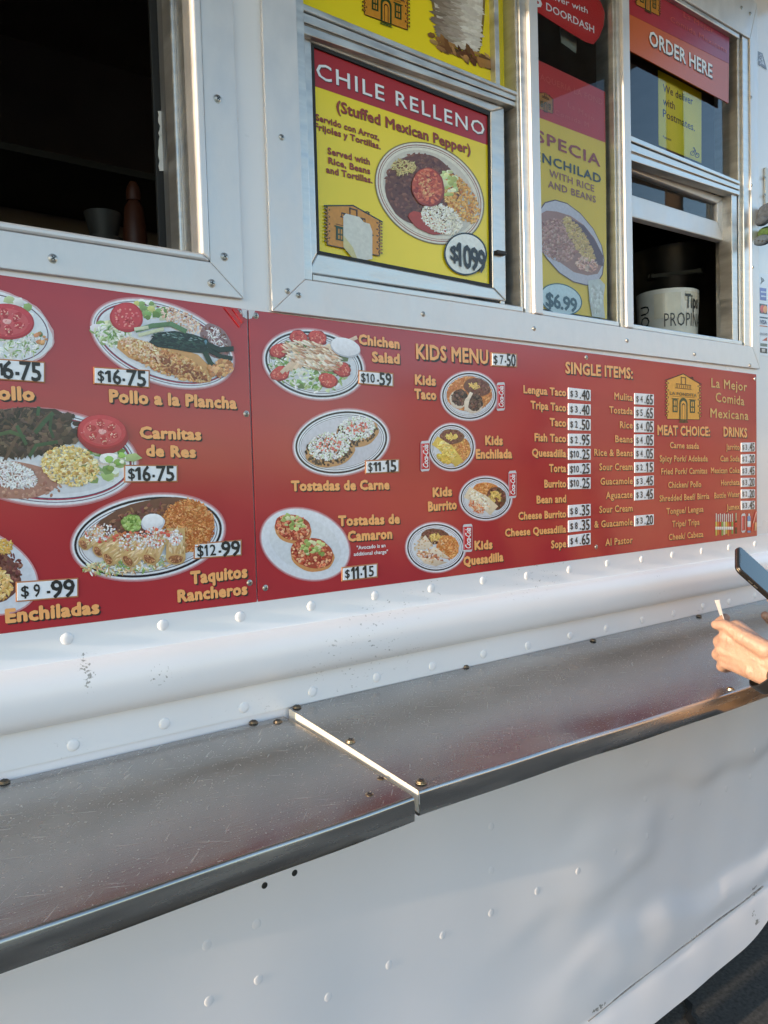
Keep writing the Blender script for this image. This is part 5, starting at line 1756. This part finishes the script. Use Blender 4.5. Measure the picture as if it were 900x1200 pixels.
# ------------------------------------------------------------------ counters
def counter(name, back, front, label, rolled=True):
    """back and front: lists of world points from left to right (x, y, z)"""
    t = thing(name, ((back[0][0] + back[-1][0]) / 2, -.17, back[0][2] - .03), label, 'counter', 'counter shelves along the truck')
    bm = bmesh.new()
    n, m = 60, 22
    rr = random.Random(4)
    grid = []
    Rr = .005
    for i in range(n + 1):
        u = i / n
        b = Vector(back[0]).lerp(Vector(back[1]), u)
        f = Vector(front[0]).lerp(Vector(front[1]), u)
        row = []
        for j in range(m + 1):
            p = b.lerp(f, j / m)
            k = math.sin(math.pi * j / m)
            p.z += .0016 * math.sin(5.1 * p.x + 9 * p.y) * k + .0009 * math.sin(11 * p.x - 17 * p.y + 1) * k
            row.append(p)
        # rolled nose, lip, return flange
        f.z += .0007 * math.sin(9 * f.x + .5) + .0005 * math.sin(23 * f.x)
        row[-1].z = f.z
        for q in range(1, 7):
            t_ = q / 6 * math.pi / 2
            row.append(Vector((f.x, f.y - Rr * math.sin(t_), f.z - Rr * (1 - math.cos(t_)))))
        w_ = .0008 * math.sin(8 * f.x + 2)
        row.append(Vector((f.x, f.y - Rr - .0006 + w_, f.z - .018)))
        row.append(Vector((f.x, f.y - Rr + .0006, f.z - .0315)))
        row.append(Vector((f.x, f.y - Rr + .004, f.z - .033)))
        row.append(Vector((f.x, f.y + .02, f.z - .031)))
        grid.append([bm.verts.new(p) for p in row])
    for a, b in zip(grid, grid[1:]):
        for j in range(len(a) - 1):
            f_ = bm.faces.new((a[j], a[j + 1], b[j + 1], b[j]))
            f_.material_index = 0 if j < m else 1
    bmesh.ops.recalc_face_normals(bm, faces=bm.faces)
    top = finish(bm, 'top', [STEEL, LIPM], t, smooth=True, angle=60)
    if top.data.polygons[5].normal.z < 0:
        top.data.flip_normals()
    # end plates close the folded sheet
    for s, (b, f) in ((0, (back[0], front[0])), (1, (back[1], front[1]))):
        b, f = Vector(b), Vector(f)
        dx = .0012 if s == 0 else -.0012
        q = [b + Vector((dx, 0, -.0008)), f + Vector((dx, -.001, -.0008)), f + Vector((dx, -.001, -.030)), b + Vector((dx, 0, -.030))]
        bm = bmesh.new()
        hexa(bm, q, [p + Vector((dx, 0, 0)) for p in q])
        finish(bm, 'end_plate', mat('pale end plate', (.78, .74, .66), rough=.45, metal=.3, var=.1), t)
    # brackets under the sheet
    for k in (.12, .5, .88):
        b = Vector(back[0]).lerp(Vector(back[1]), k)
        f = Vector(front[0]).lerp(Vector(front[1]), k)
        bm = bmesh.new()
        q = [b + Vector((0, -.002, -.006)), f + Vector((0, .03, -.006)), f + Vector((0, .03, -.016)), b + Vector((0, -.002, -.15))]
        hexa(bm, q, [p + Vector((.004, 0, 0)) for p in q])
        finish(bm, 'bracket', LIPM, t)
    return t, top
def cpt(px, py, back, front):
    """point of the sloping counter plane under a photo pixel"""
    a, b, c = Vector(back[0]), Vector(back[1]), Vector(front[0])
    n = (b - a).cross(c - a).normalized()
    d = fw + rt * ((px - 450.0) / FPX) - up * ((py - 600.0) / FPX)
    return CAM + d * ((a - CAM).dot(n) / d.dot(n)), n
YN = -.332
LB = [(-.75, -.0045, 1.1265), (.5800, -.0045, 1.1265)]
LF = [(-.75, YN, 1.0985), (.5800, YN, 1.1025)]
RB = [(.5885, -.0045, 1.1375), (2.62, -.0045, 1.1375)]
RF = [(.5885, YN, 1.1075), (2.62, YN, 1.0700)]
cl, clt = counter('serving_counter', LB, LF, 'scratched steel counter shelf left of the joint, set slightly lower')
cr_, crt = counter('serving_counter', RB, RF, 'scratched steel counter shelf right of the joint with a hand above it')
def cscrew(px, py, B, F, parent, me):
    p, n = cpt(px, py, B, F)
    if n.z < 0:
        n = -n
    o = new_obj('screw', me, parent)
    q = Vector((0, -1, 0)).rotation_difference(n)
    o.rotation_mode = 'QUATERNION'
    o.rotation_quaternion = q
    o.location = p + n * .0012
SC_C = screw_mesh(.0062, SCREWB, BLACK)
for (px, py) in ((5, 917.6), (297, 847.5), (325.5, 846.5)):
    cscrew(px, py, LB, LF, cl, SC_D)
for (px, py) in ((446.4, 915), (433, 934)):
    cscrew(px, py, LB, LF, cl, SC_C)
for (px, py) in ((348, 829.5), (545.6, 782), (695, 751), (819, 722.5)):
    cscrew(px, py, RB, RF, cr_, SC_D)
for (px, py) in ((410.5, 869.5), (493.4, 917.5), (856, 808.5)):
    cscrew(px, py, RB, RF, cr_, SC_C)

# ------------------------------------------------------------------ the customer at the counter
def HP(px, py, t):
    """point at camera depth t under a photo pixel (used to read joint positions off the photo)"""
    return CAM + (fw + rt * ((px - 450.0) / FPX) - up * ((py - 600.0) / FPX)) * t

def blobs(bones, voxel, name, m, parent=None, smooth_iter=6, extra=None):
    """one continuous skin round a skeleton: tapered bones fused by a voxel remesh"""
    bm = bmesh.new()
    for (a, b, ra, rb) in bones:
        a, b = Vector(a), Vector(b)
        L = (b - a).length
        n = max(1, int(L / (min(ra, rb) * .32)))
        for i in range(n + 1):
            k = i / n
            r = ra + (rb - ra) * k
            bmesh.ops.create_icosphere(bm, subdivisions=2, radius=r, matrix=Matrix.Translation(a.lerp(b, k)))
    if extra:
        for (c, sx, sy, sz, R) in extra:
            bmesh.ops.create_icosphere(bm, subdivisions=3, radius=1, matrix=Matrix.Translation(c) @ R.to_4x4() @ Matrix.Diagonal((sx, sy, sz, 1)))
    me = bpy.data.meshes.new(name)
    bm.to_mesh(me)
    bm.free()
    o = bpy.data.objects.new(name, me)
    COL.objects.link(o)
    md = o.modifiers.new('r', 'REMESH')
    md.mode = 'VOXEL'
    md.voxel_size = voxel
    s = o.modifiers.new('s', 'SMOOTH')
    s.factor = .5
    s.iterations = smooth_iter
    dg = bpy.context.evaluated_depsgraph_get()
    me2 = bpy.data.meshes.new_from_object(o.evaluated_get(dg))
    bpy.data.objects.remove(o)
    bpy.data.meshes.remove(me)
    me2.name = name
    me2.polygons.foreach_set('use_smooth', [True] * len(me2.polygons))
    me2.materials.clear()
    me2.materials.append(m)
    return me2

def skin_mat():
    m = mat('skin', (.375, .23, .17), rough=.5, var=.13, nscale=26, sss=.12, bump=.35, bscale=170)
    n, l = m.node_tree.nodes, m.node_tree.links
    b = n['Principled BSDF']
    bp = b.inputs['Normal'].links[0].from_node
    tc = n.new('ShaderNodeTexCoord')
    mp = n.new('ShaderNodeMapping')
    mp.inputs['Rotation'].default_value = (.3, .5, .7)
    mp.inputs['Scale'].default_value = (1, 3.2, 1)
    l.new(tc.outputs['Object'], mp.inputs[0])
    wv = n.new('ShaderNodeTexNoise')
    wv.inputs['Scale'].default_value = 55
    wv.inputs['Detail'].default_value = 3
    l.new(mp.outputs[0], wv.inputs['Vector'])
    b2 = n.new('ShaderNodeBump')
    b2.inputs['Strength'].default_value = .45
    b2.inputs['Distance'].default_value = .004
    l.new(wv.outputs['Fac'], b2.inputs['Height'])
    l.new(bp.outputs[0], b2.inputs['Normal'])
    l.new(b2.outputs[0], b.inputs['Normal'])
    return m
SKIN = skin_mat()
FACE = Vector((-.60, .80, 0)).normalized()
RIGHT = Vector((FACE.y, -FACE.x, 0))
PC = Vector((1.84, -.68, 0))
person = thing('person', PC, 'person in a tan jacket leaning at the counter with receipt and phone in hand', 'person')
def at(r, f, z):
    return PC + RIGHT * r + FACE * f + Vector((0, 0, z * (1 + .055 * min(1, z))))
Lw = HP(907, 785, 1.348)
Lsh, Rsh = at(-.185, 0, 1.385), at(.185, 0, 1.385)
Lel = HP(1050, 880, 1.34)
# left hand: back of the hand to the street side, thumb on top
H = {}
H['w1'] = HP(903, 766, 1.348); H['w2'] = HP(894, 790, 1.358)
mcp = [HP(863, 735, 1.394), HP(851, 746, 1.402), HP(847, 761, 1.410), HP(850, 776, 1.416)]
pip = [HP(851, 740, 1.424), HP(843, 752, 1.430), HP(841, 767, 1.436), HP(846, 781, 1.438)]
dip = [HP(843, 730, 1.448), HP(847, 753, 1.456), HP(845, 768, 1.458), HP(850, 783, 1.456)]
tip = [HP(850, 724, 1.456), HP(858, 752, 1.454), HP(857, 767, 1.454), HP(860, 781, 1.452)]
rr_ = [.0126, .0130, .0125, .0114]
bones = []
for i in range(4):
    base = H['w1'].lerp(H['w2'], i / 3 * .9)
    bones += [(base, mcp[i], .0165, rr_[i] * 1.12), (mcp[i], pip[i], rr_[i] * 1.0, rr_[i] * .96), (pip[i], dip[i], rr_[i] * .95, rr_[i] * .84), (dip[i], tip[i], rr_[i] * .84, rr_[i] * .74)]
    inn = (fw * .014)
    bones.append((base + inn, mcp[i] + inn * .8 + rt * .008, .016, rr_[i]))
for i in range(3):
    b0, b1 = H['w1'].lerp(H['w2'], (i + .5) / 3 * .9), (mcp[i] + mcp[i + 1]) / 2
    bones.append((b0 - fw * .0008, b1.lerp(b0, .03) - fw * .001, .0170, .0128))
    bones.append((b0 + fw * .012, b1 + fw * .010 + rt * .004, .0160, .0110))
# ball of the thumb, thumb and heel of the hand
bones += [(HP(897, 761, 1.345), HP(868, 745, 1.374), .0175, .0145), (HP(868, 744, 1.374), HP(850, 733, 1.398), .0135, .0112), (HP(850, 733, 1.398), HP(839, 732, 1.412), .0113, .0094),
          (HP(880, 750, 1.368), HP(862, 742, 1.402), .0135, .0110), (HP(894, 793, 1.356), HP(856, 779, 1.410), .0155, .0110), (HP(880, 786, 1.370), HP(864, 776, 1.398), .0140, .012)]
# forearm
ax = (Lel - Lw).normalized()
side = (H['w2'] - H['w1']).normalized()
bones += [(Lw - side * .012, Lel - side * .008, .0245, .038), (Lw + side * .012, Lel + side * .010, .0245, .040)]
hand_l = blobs(bones, .0018, 'body', SKIN, smooth_iter=22)
# right hand round the phone
PHt = HP(863.5, 653, 1.55)
Lx = Vector((.68, -.33, -.65)).normalized()
Wx = rt * .62 + up * .30 + fw * .74
Wx = (Wx - Lx * Wx.dot(Lx)).normalized()
Nx = Lx.cross(Wx).normalized()
if Nx.dot(fw) > 0:
    Nx = -Nx
PL, PWd, PT = .152, .074, .0105
phc = PHt + Lx * (PL / 2)
Rw = phc + Lx * .172 - Nx * .030 + Wx * .012
Rel = at(.20, .26, 1.10)
def ph(l_, w_, n_):
    return phc + Lx * l_ + Wx * w_ + Nx * n_
bones = []
for i, l0 in enumerate((.046, .066, .086, .104)):
    b0 = Rw + Lx * -.010 + Wx * .0
    k = ph(l0 + .018, .018, -.026)
    p_ = ph(l0, .052, -.010)
    d_ = ph(l0 - .003, .050, .006)
    t_ = ph(l0 - .004, .034, .0145)
    bones += [(Rw - Lx * .008 + Wx * (.012 - .006 * i), k, .016, .0115), (k, p_, .0105, .0098), (p_, d_, .0095, .0088), (d_, t_, .0086, .0074)]
th = [Rw - Lx * .012 - Wx * .02, ph(.105, -.044, -.006), HP(907, 731, 1.555), HP(896.5, 721, 1.542)]
bones += [(th[0], th[1], .019, .0140), (th[1], th[2], .0128, .0108), (th[2], th[3], .0106, .0086)]
bones += [(Rw, ph(.085, .0, -.026), .022, .018), (Rw - Wx * .012, Rel, .024, .038), (Rw + Wx * .012, Rel, .024, .038)]
hand_r = blobs(bones, .0022, 'body', SKIN, smooth_iter=5)
# the rest of the body under the clothes, with head and face
def hd(r, f, z):
    return at(r, f + .05, z)
bb = [(at(0, 0, .95), at(0, 0, 1.20), .115, .10), (at(0, 0, 1.2), at(0, 0, 1.36), .105, .10), (at(-.06, 0, .95), at(-.11, 0, 1.33), .08, .085), (at(.06, 0, .95), at(.11, 0, 1.33), .08, .085),
      (at(0, .0, 1.38), hd(0, .0, 1.50), .058, .052), (Lsh, Lel, .052, .040), (Rsh, Rel, .052, .040), (Lsh, at(0, 0, 1.42), .06, .062), (Rsh, at(0, 0, 1.42), .06, .062)]
for s in (-1, 1):
    bb += [(at(.09 * s, 0, .92), at(.10 * s, .02, .50), .085, .058), (at(.10 * s, .02, .50), at(.105 * s, -.01, .08), .056, .036), (at(.105 * s, -.01, .06), at(.115 * s, .12, .035), .036, .026)]
hc = hd(0, .02, 1.60)
Rh = Matrix((RIGHT, FACE, Vector((0, 0, 1)))).transposed()
ex = [(hc, .074, .094, .108, Rh), (hc + FACE * .035 + Vector((0, 0, -.065)), .050, .052, .055, Rh), (hc + FACE * .098 + Vector((0, 0, -.022)), .013, .018, .018, Rh), (hc + FACE * .09 + Vector((0, 0, -.005)), .009, .014, .026, Rh),
      (hc + FACE * .085 + Vector((0, 0, -.062)), .026, .010, .006, Rh), (hc + FACE * .083 + Vector((0, 0, -.074)), .022, .010, .006, Rh), (hc + RIGHT * .076 + Vector((0, 0, -.012)), .008, .018, .030, Rh), (hc - RIGHT * .076 + Vector((0, 0, -.012)), .008, .018, .030, Rh)]
torso = blobs(bb, .007, 'body', SKIN, smooth_iter=3, extra=ex)
bm = bmesh.new()
for me_ in (hand_l, hand_r, torso):
    bm.from_mesh(me_)
body_p = finish(bm, 'body', SKIN, person, smooth=True)
for s in (-1, 1):
    bm = bmesh.new()
    bmesh.ops.create_icosphere(bm, subdivisions=3, radius=.012, matrix=Matrix.Translation(hc + FACE * .082 + RIGHT * (.031 * s) + Vector((0, 0, .006))))
    e_ = finish(bm, 'eye', mat('eye white', (.7, .68, .65), rough=.15), person, smooth=True)
    bm = bmesh.new()
    bmesh.ops.create_icosphere(bm, subdivisions=3, radius=.006, matrix=Matrix.Translation(hc + FACE * .0895 + RIGHT * (.031 * s) + Vector((0, 0, .004))))
    finish(bm, 'iris', mat('brown iris', (.05, .025, .012), rough=.1), e_, smooth=True)
HAIR = mat('dark brown hair', (.035, .022, .015), rough=.55, bump=.8, bscale=260, stretch=(1, 1, .2))
hm_ = blobs([], .006, 'hair', HAIR, smooth_iter=3, extra=[(hc - FACE * .022 + Vector((0, 0, .024)), .083, .092, .100, Rh), (hc - FACE * .055 + Vector((0, 0, -.03)), .068, .05, .075, Rh)])
new_obj('hair', hm_, person)
JACK = mat('tan jacket cloth', (.42, .24, .11), rough=.85, var=.12, nscale=14, bump=.5, bscale=70)
jb = [(at(0, 0, .90), at(0, 0, 1.20), .150, .132), (at(0, 0, 1.2), at(0, 0, 1.36), .132, .118), (at(-.07, 0, .90), at(-.12, 0, 1.33), .098, .098), (at(.07, 0, .90), at(.12, 0, 1.33), .098, .098),
      (Lsh, at(0, 0, 1.43), .074, .078), (Rsh, at(0, 0, 1.43), .074, .078), (Lsh, Lel, .070, .058), (Rsh, Rel, .070, .058), (Lel, Lw.lerp(Lel, .66), .058, .052), (Rel, Rw.lerp(Rel, .5), .058, .050)]
jm = blobs(jb, .008, 'jacket', JACK, smooth_iter=4)
new_obj('jacket', jm, person)
TROU = mat('dark blue denim', (.03, .04, .07), rough=.85, bump=.4, bscale=200)
tb = [(at(-.06, 0, .93), at(.06, 0, .93), .118, .118)]
for s in (-1, 1):
    tb += [(at(.085 * s, 0, .90), at(.10 * s, .02, .50), .104, .074), (at(.10 * s, .02, .50), at(.105 * s, -.01, .10), .074, .058)]
new_obj('trousers', blobs(tb, .009, 'trousers', TROU, smooth_iter=4), person)
for s in (-1, 1):
    new_obj('shoe', blobs([(at(.105 * s, -.03, .050), at(.118 * s, .15, .042), .050, .038), (at(.105 * s, -.02, .05), at(.105 * s, -.01, .10), .048, .05)], .006, 'shoe', mat('black shoe leather', (.02, .02, .02), rough=.4), smooth_iter=4), person)
# watch on the left wrist
wq = Lw - ax * .002
bx = ax
by = side
bz = bx.cross(by).normalized()
if bz.dot(fw) > 0:
    bz = -bz
by = bz.cross(bx).normalized()
def ringband(ra, rb, h, name, m, parent, off=0.0):
    bm = bmesh.new()
    n = 40
    prof = [(-h, 0), (-h * .9, .0022), (0, .0030), (h * .9, .0022), (h, 0)]
    rows = []
    for i in range(n):
        t_ = 2 * math.pi * i / n
        rows.append([bm.verts.new(wq + bx * (u + off) + by * ((ra + w) * math.cos(t_)) + bz * ((rb + w) * math.sin(t_))) for (u, w) in prof])
    for i in range(n):
        a, b = rows[i], rows[(i + 1) % n]
        for j in range(len(prof)):
            k = (j + 1) % len(prof)
            bm.faces.new((a[j], b[j], b[k], a[k]))
    bmesh.ops.recalc_face_normals(bm, faces=bm.faces)
    return finish(bm, name, m, parent, smooth=True, angle=40)
wb = ringband(.0450, .0330, .0125, 'watch_strap', mat('black watch strap', (.012, .012, .013), rough=.45), person)
bm = bmesh.new()
c0_ = wq + bz * .0325
q = [c0_ + bx * (.019 * math.cos(2 * math.pi * i / 28)) + by * (.019 * math.sin(2 * math.pi * i / 28)) for i in range(28)]
f_ = [bm.verts.new(p + bz * .008) for p in q]
b_ = [bm.verts.new(p - bz * .004) for p in q]
bm.faces.new(f_); bm.faces.new(b_[::-1])
for i in range(28):
    j = (i + 1) % 28
    bm.faces.new((f_[j], f_[i], b_[i], b_[j]))
bmesh.ops.recalc_face_normals(bm, faces=bm.faces)
finish(bm, 'watch_case', mat('dark watch metal', (.10, .10, .105), rough=.25, metal=.9), wb, smooth=True, angle=40)

# receipt between thumb and first finger
bm = bmesh.new()
rows = []
for i in range(7):
    k = i / 6
    bow = .0015 * math.sin(k * 3.1)
    a = HP(849 - 6.2 * k, 727 - 24.5 * k, 1.428) - up * bow
    b = HP(845.4 - 8 * k, 727.5 - 24.0 * k, 1.476) + up * bow
    rows.append([bm.verts.new(p) for p in (a, a.lerp(b, .33) + rt * .0012, a.lerp(b, .66) + rt * .0012, b)])
for a, b in zip(rows, rows[1:]):
    for j in range(3):
        bm.faces.new((a[j], b[j], b[j + 1], a[j + 1]))
bmesh.ops.recalc_face_normals(bm, faces=bm.faces)
bmesh.ops.solidify(bm, geom=list(bm.faces), thickness=.0002)
rc = finish(bm, 'paper_receipt', mat('thin receipt paper', (.58, .58, .60), rough=.7, var=.02), smooth=True, angle=40)
tag(rc, 'small white paper slip pinched between thumb and finger above the counter', 'receipt')

# phone
phone = thing('phone', phc, 'dark phone in a black case held up by the customer at the right edge', 'phone')
def rrect(l0, w0, r, n=7):
    pts = []
    for (sx, sy, a0) in ((1, 1, 0), (-1, 1, 90), (-1, -1, 180), (1, -1, 270)):
        for i in range(n + 1):
            t_ = rad(a0 + 90 * i / n)
            pts.append((sx * (l0 - r) + r * math.cos(t_), sy * (w0 - r) + r * math.sin(t_)))
    return pts
def plate3(l0, w0, r, n0, n1, name, m, parent, bev=.0):
    bm = bmesh.new()
    P0 = rrect(l0, w0, r)
    f = [bm.verts.new(phc + Lx * a + Wx * b + Nx * n1) for a, b in P0]
    k = [bm.verts.new(phc + Lx * a + Wx * b + Nx * n0) for a, b in P0]
    fs = [bm.faces.new(f), bm.faces.new(k[::-1])]
    for i in range(len(P0)):
        j = (i + 1) % len(P0)
        bm.faces.new((f[j], f[i], k[i], k[j]))
    bmesh.ops.recalc_face_normals(bm, faces=bm.faces)
    if bev:
        es = [e for fc in fs for e in fc.edges]
        bmesh.ops.bevel(bm, geom=es, offset=bev, segments=3, affect='EDGES', profile=.5)
    return finish(bm, name, m, parent, smooth=True, angle=35)
plate3(PL / 2, PWd / 2, .012, -.0060, .0045, 'case', mat('black phone case', (.012, .012, .013), rough=.35), phone, .002)
plate3(PL / 2 + .0004, PWd / 2 + .0004, .0124, -.0020, -.0004, 'frame', mat('gold phone rim', (.5, .4, .28), rough=.25, metal=1), phone)
for q, (a, b) in enumerate(((-.035, .0), (-.02, .0))):
    bm = bmesh.new()
    c_ = phc + Lx * (a) - Wx * (PWd / 2 + .0004) + Nx * (-.001)
    for v in bmesh.ops.create_cube(bm, size=1)['verts']:
        v.co = c_ + Lx * (v.co.x * .010) + Wx * (v.co.y * .0016) + Nx * (v.co.z * .0024)
    finish(bm, 'side_button', mat('grey phone metal', (.4, .38, .34), rough=.3, metal=.9), phone)
SCR = mat('dark phone screen', (.006, .008, .014), rough=.04, spec=.35, var=.0)
plate3(PL / 2 - .0035, PWd / 2 - .0035, .009, .0046, .0049, 'screen', SCR, phone)
bm = bmesh.new()
for v in bmesh.ops.create_cube(bm, size=1)['verts']:
    v.co = phc + Lx * (-PL / 2 + .0062 + v.co.x * .0028) + Wx * (v.co.y * .026) + Nx * (.0049 + v.co.z * .0003)
finish(bm, 'notch', BLACK, phone)

# dim things on the kitchen shelves
def carton(px, py, y, w, h, label, col):
    p = U(px, py, y)
    t = thing('cardboard_box', (p.x, y, 1.95), label, 'box', 'boxes on the kitchen shelf')
    bm = bmesh.new()
    box(bm, p.x - w / 2, p.x + w / 2, y, y + .25, 1.9505, 1.95 + h, .003)
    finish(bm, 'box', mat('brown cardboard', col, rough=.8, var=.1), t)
    bm = bmesh.new()
    box(bm, p.x - .025, p.x + .025, y - .001, y - .0002, 1.96, 1.95 + h - .01)
    finish(bm, 'tape', mat('brown tape', (.22, .16, .09), rough=.3), t)
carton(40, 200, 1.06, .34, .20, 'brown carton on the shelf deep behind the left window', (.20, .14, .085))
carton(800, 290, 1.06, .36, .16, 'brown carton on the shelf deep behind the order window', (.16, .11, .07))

# unseen wall added across the lot for a warm reflection in the glossy boards
wall = thing('reflection_wall', (11.0, -8.0, 0), 'low tan wall out of view, added for its warm reflection', 'wall')
bm = bmesh.new()
box(bm, 11.0, 11.25, -17.0, -1.5, -.02, 1.9, .01)
finish(bm, 'wall', mat('tan stucco', (.46, .33, .20), rough=.9, var=.25, nscale=1.2, bump=.5, bscale=30), wall)
bm = bmesh.new()
box(bm, 10.95, 11.30, -17.05, -1.45, 1.9, 1.98, .01)
finish(bm, 'coping', mat('grey coping', (.35, .33, .30), rough=.9), wall)

# dim steel pot behind the tip bucket
def pot():
    y = .52
    p = U(792, 330, y)
    r = (U(836, 330, y).x - U(752, 330, y).x) * .36
    H = U(792, 300, y).z - worktop_z
    t = thing('cooking_pot', (p.x, y, worktop_z), 'dim steel pot in the dark behind the white tip bucket', 'pot')
    bm = bmesh.new()
    lathe(bm, [(0, 0), (r, 0), (r, H * .96), (r * 1.05, H), (r * .97, H), (r * .96, .01), (0, .01)], p.x, y, worktop_z, 40)
    bmesh.ops.recalc_face_normals(bm, faces=bm.faces)
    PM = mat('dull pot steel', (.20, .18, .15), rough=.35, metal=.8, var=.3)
    finish(bm, 'pot', PM, t, smooth=True, angle=40)
    bm = bmesh.new()
    a = math.atan2(CAM.y - y, CAM.x - p.x)
    for s_ in (-.5, .5):
        c_ = Vector((p.x + (r + .012) * math.cos(a + s_), y + (r + .012) * math.sin(a + s_), worktop_z + H * .78))
        bmesh.ops.create_cube(bm, size=.02, matrix=Matrix.Translation(c_))
    c0, c1 = [Vector((p.x + (r + .024) * math.cos(a + s_), y + (r + .024) * math.sin(a + s_), worktop_z + H * .78)) for s_ in (-.5, .5)]
    hexa(bm, [c0 + Vector((0, 0, -.006)), c1 + Vector((0, 0, -.006)), c1 + Vector((0, 0, .006)), c0 + Vector((0, 0, .006))], [q + Vector((.0, .010, 0)) for q in (c0 + Vector((0, 0, -.006)), c1 + Vector((0, 0, -.006)), c1 + Vector((0, 0, .006)), c0 + Vector((0, 0, .006)))])
    finish(bm, 'handle', PM, t)
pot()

# crack in the asphalt under the truck's edge
rr = random.Random(9)
def gp(px, py, z=.004):
    d = fw + rt * ((px - 450.0) / FPX) - up * ((py - 600.0) / FPX)
    return CAM + d * ((z - CAM.z) / d.z)
mid = [gp(x, y) for (x, y) in ((797, 1164), (803, 1172), (808, 1180), (806, 1190), (813, 1200), (818, 1212))]
bm = bmesh.new()
prev = None
for i, p in enumerate(mid):
    w = (.006, .010, .016, .010, .014, .006)[i]
    a, b = bm.verts.new(p + Vector((-w, rr.uniform(-.004, .004), 0))), bm.verts.new(p + Vector((w, rr.uniform(-.004, .004), 0)))
    if prev:
        bm.faces.new((prev[0], prev[1], b, a))
    prev = (a, b)
crack = finish(bm, 'road_crack', mat('asphalt crack', (.008, .008, .008), rough=1.0))
crack['kind'] = 'structure'

# unseen pole and low building, added across the lot to reflect in the glass
pole = thing('reflection_pole', (10.2, -5.4, 0), 'brown wooden utility pole out of view, added for reflections in the glass', 'utility pole')
bm = bmesh.new()
lathe(bm, [(.15, 0), (.14, 2.0), (.11, 8.5), (0, 8.5)], 10.2, -5.4, 0, 20)
bmesh.ops.recalc_face_normals(bm, faces=bm.faces)
WOOD = mat('weathered pole wood', (.16, .11, .075), rough=.9, var=.3, stretch=(1, 1, .1))
finish(bm, 'pole', WOOD, pole, smooth=True, angle=40)
bm = bmesh.new()
box(bm, 10.14, 10.26, -6.5, -4.3, 7.6, 7.74, .01)
finish(bm, 'crossarm', WOOD, pole)
bld = thing('building', (21, -13, 0), 'low stucco building with a flat roof out of view, added for reflections in the glass', 'building')
bm = bmesh.new()
box(bm, 17, 27, -22, -8, 0, 4.6, .02)
finish(bm, 'wall', mat('grey stucco', (.34, .30, .26), rough=.9, var=.1), bld)
bm = bmesh.new()
box(bm, 16.8, 27.2, -22.2, -7.8, 4.601, 4.9, .02)
finish(bm, 'roof', mat('dark roof edge', (.08, .07, .065), rough=.8), bld)
for yy in (-19, -15, -11):
    bm = bmesh.new()
    box(bm, 16.96, 16.995, yy - .7, yy + .7, 1.2, 2.6, .01)
    finish(bm, 'window', mat('dark building glass', (.02, .025, .03), rough=.08), bld)
